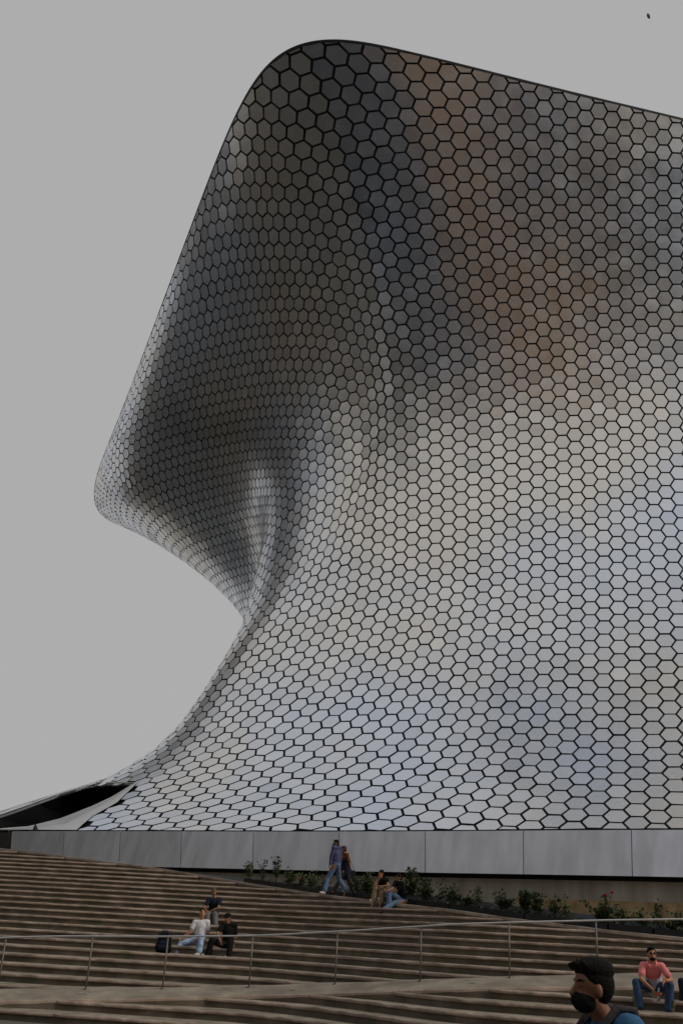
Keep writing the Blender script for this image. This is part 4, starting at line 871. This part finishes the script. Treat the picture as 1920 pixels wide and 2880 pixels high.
person('man in black cap and all black clothes with white shoes, lowest of the three men', J, V3(-.55, -1, -.15), V3(0, 0, 1), SK2, M_HAIR, [('top', M_BLK, .6, -.06), ('legs', M_BLK, .02), ('shoes', M_SHOEW, M_SOLE)], .99, hairstyle='cap')
bp_ = spot(phi_px(466), -3.0+.42, 1.7+RISE*-3); bk = empty('backpack', tuple(bp_), 'black backpack standing upright on the steps beside the young man in white', 'backpack')
B = Blob(); B.ell(bp_+[0, .05, .24], (.185, .13, .27)).cap(bp_+[-.1, .05, .1], bp_+[.1, .05, .1], .115).cap(bp_+[-.08, .05, .40], bp_+[.08, .05, .40], .10); B.build('body', M_BLK, bk, .014, 2)
B = Blob(); B.cap(bp_+[-.08, -.07, .13], bp_+[.08, -.07, .13], .075).cap(bp_+[-.07, -.07, .22], bp_+[.07, -.07, .22], .06); B.build('pocket', M_NAVY, bk, .012, 2)
mb = MB(); mb.tube([bp_+V3(-.05, .05, .48), bp_+V3(-.03, .05, .55), bp_+V3(.03, .05, .55), bp_+V3(.05, .05, .48)], .012, 6); mb.build('handle', M_GREYT, bk)
for sx in (-1, 1):
    mb = MB(); mb.tube([bp_+V3(sx*.09, -.03, .47), bp_+V3(sx*.19, -.06, .33), bp_+V3(sx*.185, -.05, .12)], .017, 6); mb.build('strap', M_SLATE, bk)
# man in the pink polo with a bottle
s = dict(pel=(1839, 2778), neck=(1832, 2709), head=(1831, 2683), shL=(1801, 2716), shR=(1866, 2719), elL=(1801, 2754), wrL=(1838, 2786), elR=(1887, 2757), wrR=(1868, 2758), hipL=(1825, 2778), hipR=(1854, 2778), knL=(1787, 2763), anL=(1800, 2842), toL=(1794, 2862), knR=(1883, 2772), anR=(1877, 2850), toR=(1888, 2870), hdL=(1847, 2810), hdR=(1857, 2776))
J = joints(20.5, s, .99); zc_ = J['pel']*.52+J['neck']*.48
def pinksplit(c): return (((c-zc_) @ nrm(J['neck']-J['pel'])) < 0) & (np.linalg.norm((c-J['pel'])-np.outer((c-J['pel']) @ nrm(J['neck']-J['pel']), nrm(J['neck']-J['pel'])), axis=1) < .19)
r_, H3, X3 = person('bearded man in pink and white polo, blue jeans and glasses seated on the lower steps', J, V3(-.06, -1, .02), V3(0, 0, 1), SK3, M_HAIR, [('top', [M_PINK, M_LAV], .62, -.05, 'polo_shirt', pinksplit), ('legs', M_JEAND, .02), ('shoes', M_SHOEK, M_SOLE)], .99, vox=.009)
hs_, hf, hu = H3; hd = J['head']
B = Blob(); B.ell(hd-hu*.078+hf*.038, (.057, .058, .040), H3); B.build('beard', M_HAIR, r_, .008, 2)
mb = MB()
for sd in (-1, 1): mb.add(*blob_sphere(hd+hs_*sd*.034+hf*.100+hu*.010, (.028, .006, .021), 12, 8, np.stack(H3, 1)))
gl = mb.build('glasses', M_LENS, r_, True)
mb = MB(); mb.tube([hd-hs_*.075+hf*.02+hu*.016, hd-hs_*.066+hf*.092+hu*.018, hd+hf*.108+hu*.018, hd+hs_*.066+hf*.092+hu*.018, hd+hs_*.075+hf*.02+hu*.016], .004, 6); mb.build('frame', M_SHOEB, gl)
mb = MB(); cN = J['neck']; side, fw_, up_ = X3; fr = -fw_ if fw_[1] > 0 else fw_
for sd in (-1, 1): mb.tube([cN+side*sd*.075+up_*.035-fr*.02, cN+side*sd*.068+fr*.06+up_*.005, cN+side*sd*.02+fr*.105-up_*.06], [.018, .020, .012], 6)
mb.build('collar', M_PINK, r_, True)
mb = MB(); d = nrm(J['wrR']-J['elR']); mb.tube([J['wrR']-d*.035, J['wrR']-d*.005], .036, 14); mb.build('wristband', M_BAND, r_)
bt = at_len(J['wrL'], 1851, 2800, .14, True); bo = empty('water_bottle', tuple(bt), 'clear plastic water bottle with orange label held by the man in pink', 'bottle')
M_PLAS = mat('clear_plastic', (.8, .85, .9), .08); M_PLAS.node_tree.nodes['Principled BSDF'].inputs['Transmission Weight'].default_value = .9
ax = nrm(V3(.10, -.02, 1)); mb = MB(); mb.tube([bt-ax*.10, bt-ax*.095, bt+ax*.06, bt+ax*.095, bt+ax*.105], [.026, .033, .033, .016, .014], 14); mb.build('body', M_PLAS, bo, True)
mb = MB(); mb.tube([bt-ax*.01, bt+ax*.05], .0345, 14, cap=False); mb.build('label', M_BAND, bo)
mb = MB(); mb.tube([bt+ax*.105, bt+ax*.125], .017, 12); mb.build('cap', M_WHITE, bo)
# neighbour cut by the right edge
s2 = {k: (v[0]+128, v[1]-2) for k, v in s.items()}; s2['elL'] = (1924, 2752); s2['wrL'] = (1948, 2770)
J = joints(20.9, s2, .94)
person('person in dusty pink patterned top and dark trousers cut off by the right edge', J, V3(.1, -1, 0), V3(0, 0, 1), SK3, M_HAIR, [('top', M_FLOR, .6, -.04), ('legs', M_NAVY, .02), ('shoes', M_SHOEB, M_SOLED)], .94, female=True, hairstyle='long')
# masked man close to the camera, in profile
Yf = 5.6; hd = at_y(1660, 2779, Yf); dn = V3(0, 0, -1); F_ = nrm(V3(-1, -.22, 0)); Sd = nrm(np.cross(F_, dn))
nk = hd+dn*.128-F_*.085; pel = nk+dn*.55+F_*.01
J = dict(head=hd, neck=nk, pel=pel)
for q, sg in (('L', 1), ('R', -1)):
    J['sh'+q] = nk+dn*.045+Sd*sg*.18-F_*.03; J['hip'+q] = pel+Sd*sg*.09; J['el'+q] = J['sh'+q]+dn*.29+F_*.04*sg; J['wr'+q] = J['el'+q]+dn*.24+F_*.09*sg
    gz_ = -.1; J['kn'+q] = J['hip'+q]+dn*.42+F_*.12*sg; an = J['kn'+q]+dn*.40-F_*.10; an[2] = max(an[2], gz_+.09); an[2] = gz_+.09; J['an'+q] = an; J['to'+q] = an+F_*.15+dn*.05
r_, H3, X3 = person('man with thick black hair and black face mask walking left, close to the camera', J, F_, V3(0, 0, 1)+.06*F_, SK4, M_HAIR, [('top', M_TEAL, .6, -.06), ('legs', M_NAVY, .02), ('shoes', M_SHOEB, M_SOLE)], 1.0, vox=.007)
face_mask(r_, hd, H3, 1.0, M_BLK)
hs_, hf, hu = H3; B = Blob(); hr2 = np.random.default_rng(4)
B.ell(hd+hu*.086-hf*.026, (.087, .104, .066), H3)
B.ell(hd+hu*.020-hf*.050, (.085, .074, .095), H3)
for k in range(40):
    th = hr2.uniform(-.9, .9); g_ = hr2.uniform(-.06, .03); p = hd+hu*(.118+.008*math.cos(th*1.5)-max(0, g_)*.3)+hf*(.050+g_)+hs_*th*.068
    B.cap(p-hu*.02, p+hf*.020-hu*hr2.uniform(-.006, .012), .017, .006)
hair_ = B.build('hair', M_HAIR, r_, .006, 4)
mb = MB()
for k in range(1500):                          # loose strands combed up and back over the hair mass
    th = hr2.uniform(0, 2*math.pi); e_ = abs(hr2.normal(0, .75)); e_ = min(e_, 1.75)
    v = np.array([math.cos(th)*math.sin(e_), math.sin(th)*math.sin(e_), math.cos(e_)])
    if e_ > 1.25 and v[1] > -.15: continue
    p = hd+hu*.078-hf*.028+hs_*v[0]*.084+hf*v[1]*.100+hu*v[2]*.068
    if e_ > 1.1: p = p-hu*.035*(e_-1.1)
    o_ = hs_*v[0]+hf*v[1]+hu*v[2]; d = nrm(hf*(.55 if v[1] > .35 else -.35)+hu*(.25 if e_ < 1 else -.7)+hs_*hr2.normal(0, .35)+o_*.35)
    L = hr2.uniform(.022, .05)
    mb.tube([p-o_*.004, p+d*L*.5+o_*.006, p+d*L+o_*hr2.uniform(-.004, .006)], [.0022, .0018, .0006], 4, cap=False)
mb.build('strands', M_HAIR, hair_, True)

M_STRAP = fab('grey_strap', (.06, .055, .065), .2, 30); mb = MB()
for q in 'LR':
    S = J['sh'+q]; inn_ = nrm(nk-S)*.06
    mb.tube([S+inn_-F_*.12+dn*.10, S+inn_-F_*.06-dn*.070, S+inn_+F_*.03-dn*.075, S+inn_+F_*.12+dn*.03, S+inn_+F_*.12+dn*.25], [.020, .024, .024, .022, .02], 8)
pk = empty('backpack', tuple(nk-F_*.2+dn*.3), 'dark backpack worn by the masked man close to the camera', 'backpack')
mb.build('strap', M_STRAP, pk, True)
B = Blob(); c = nk-F_*.24+dn*.30; B.cap(c-dn*.15, c+dn*.15, .13, .14).cap(c-dn*.15+Sd*.06, c+dn*.15+Sd*.06, .12).cap(c-dn*.15-Sd*.06, c+dn*.15-Sd*.06, .12); B.build('body', M_NAVY, pk, .014, 2)
print('done')
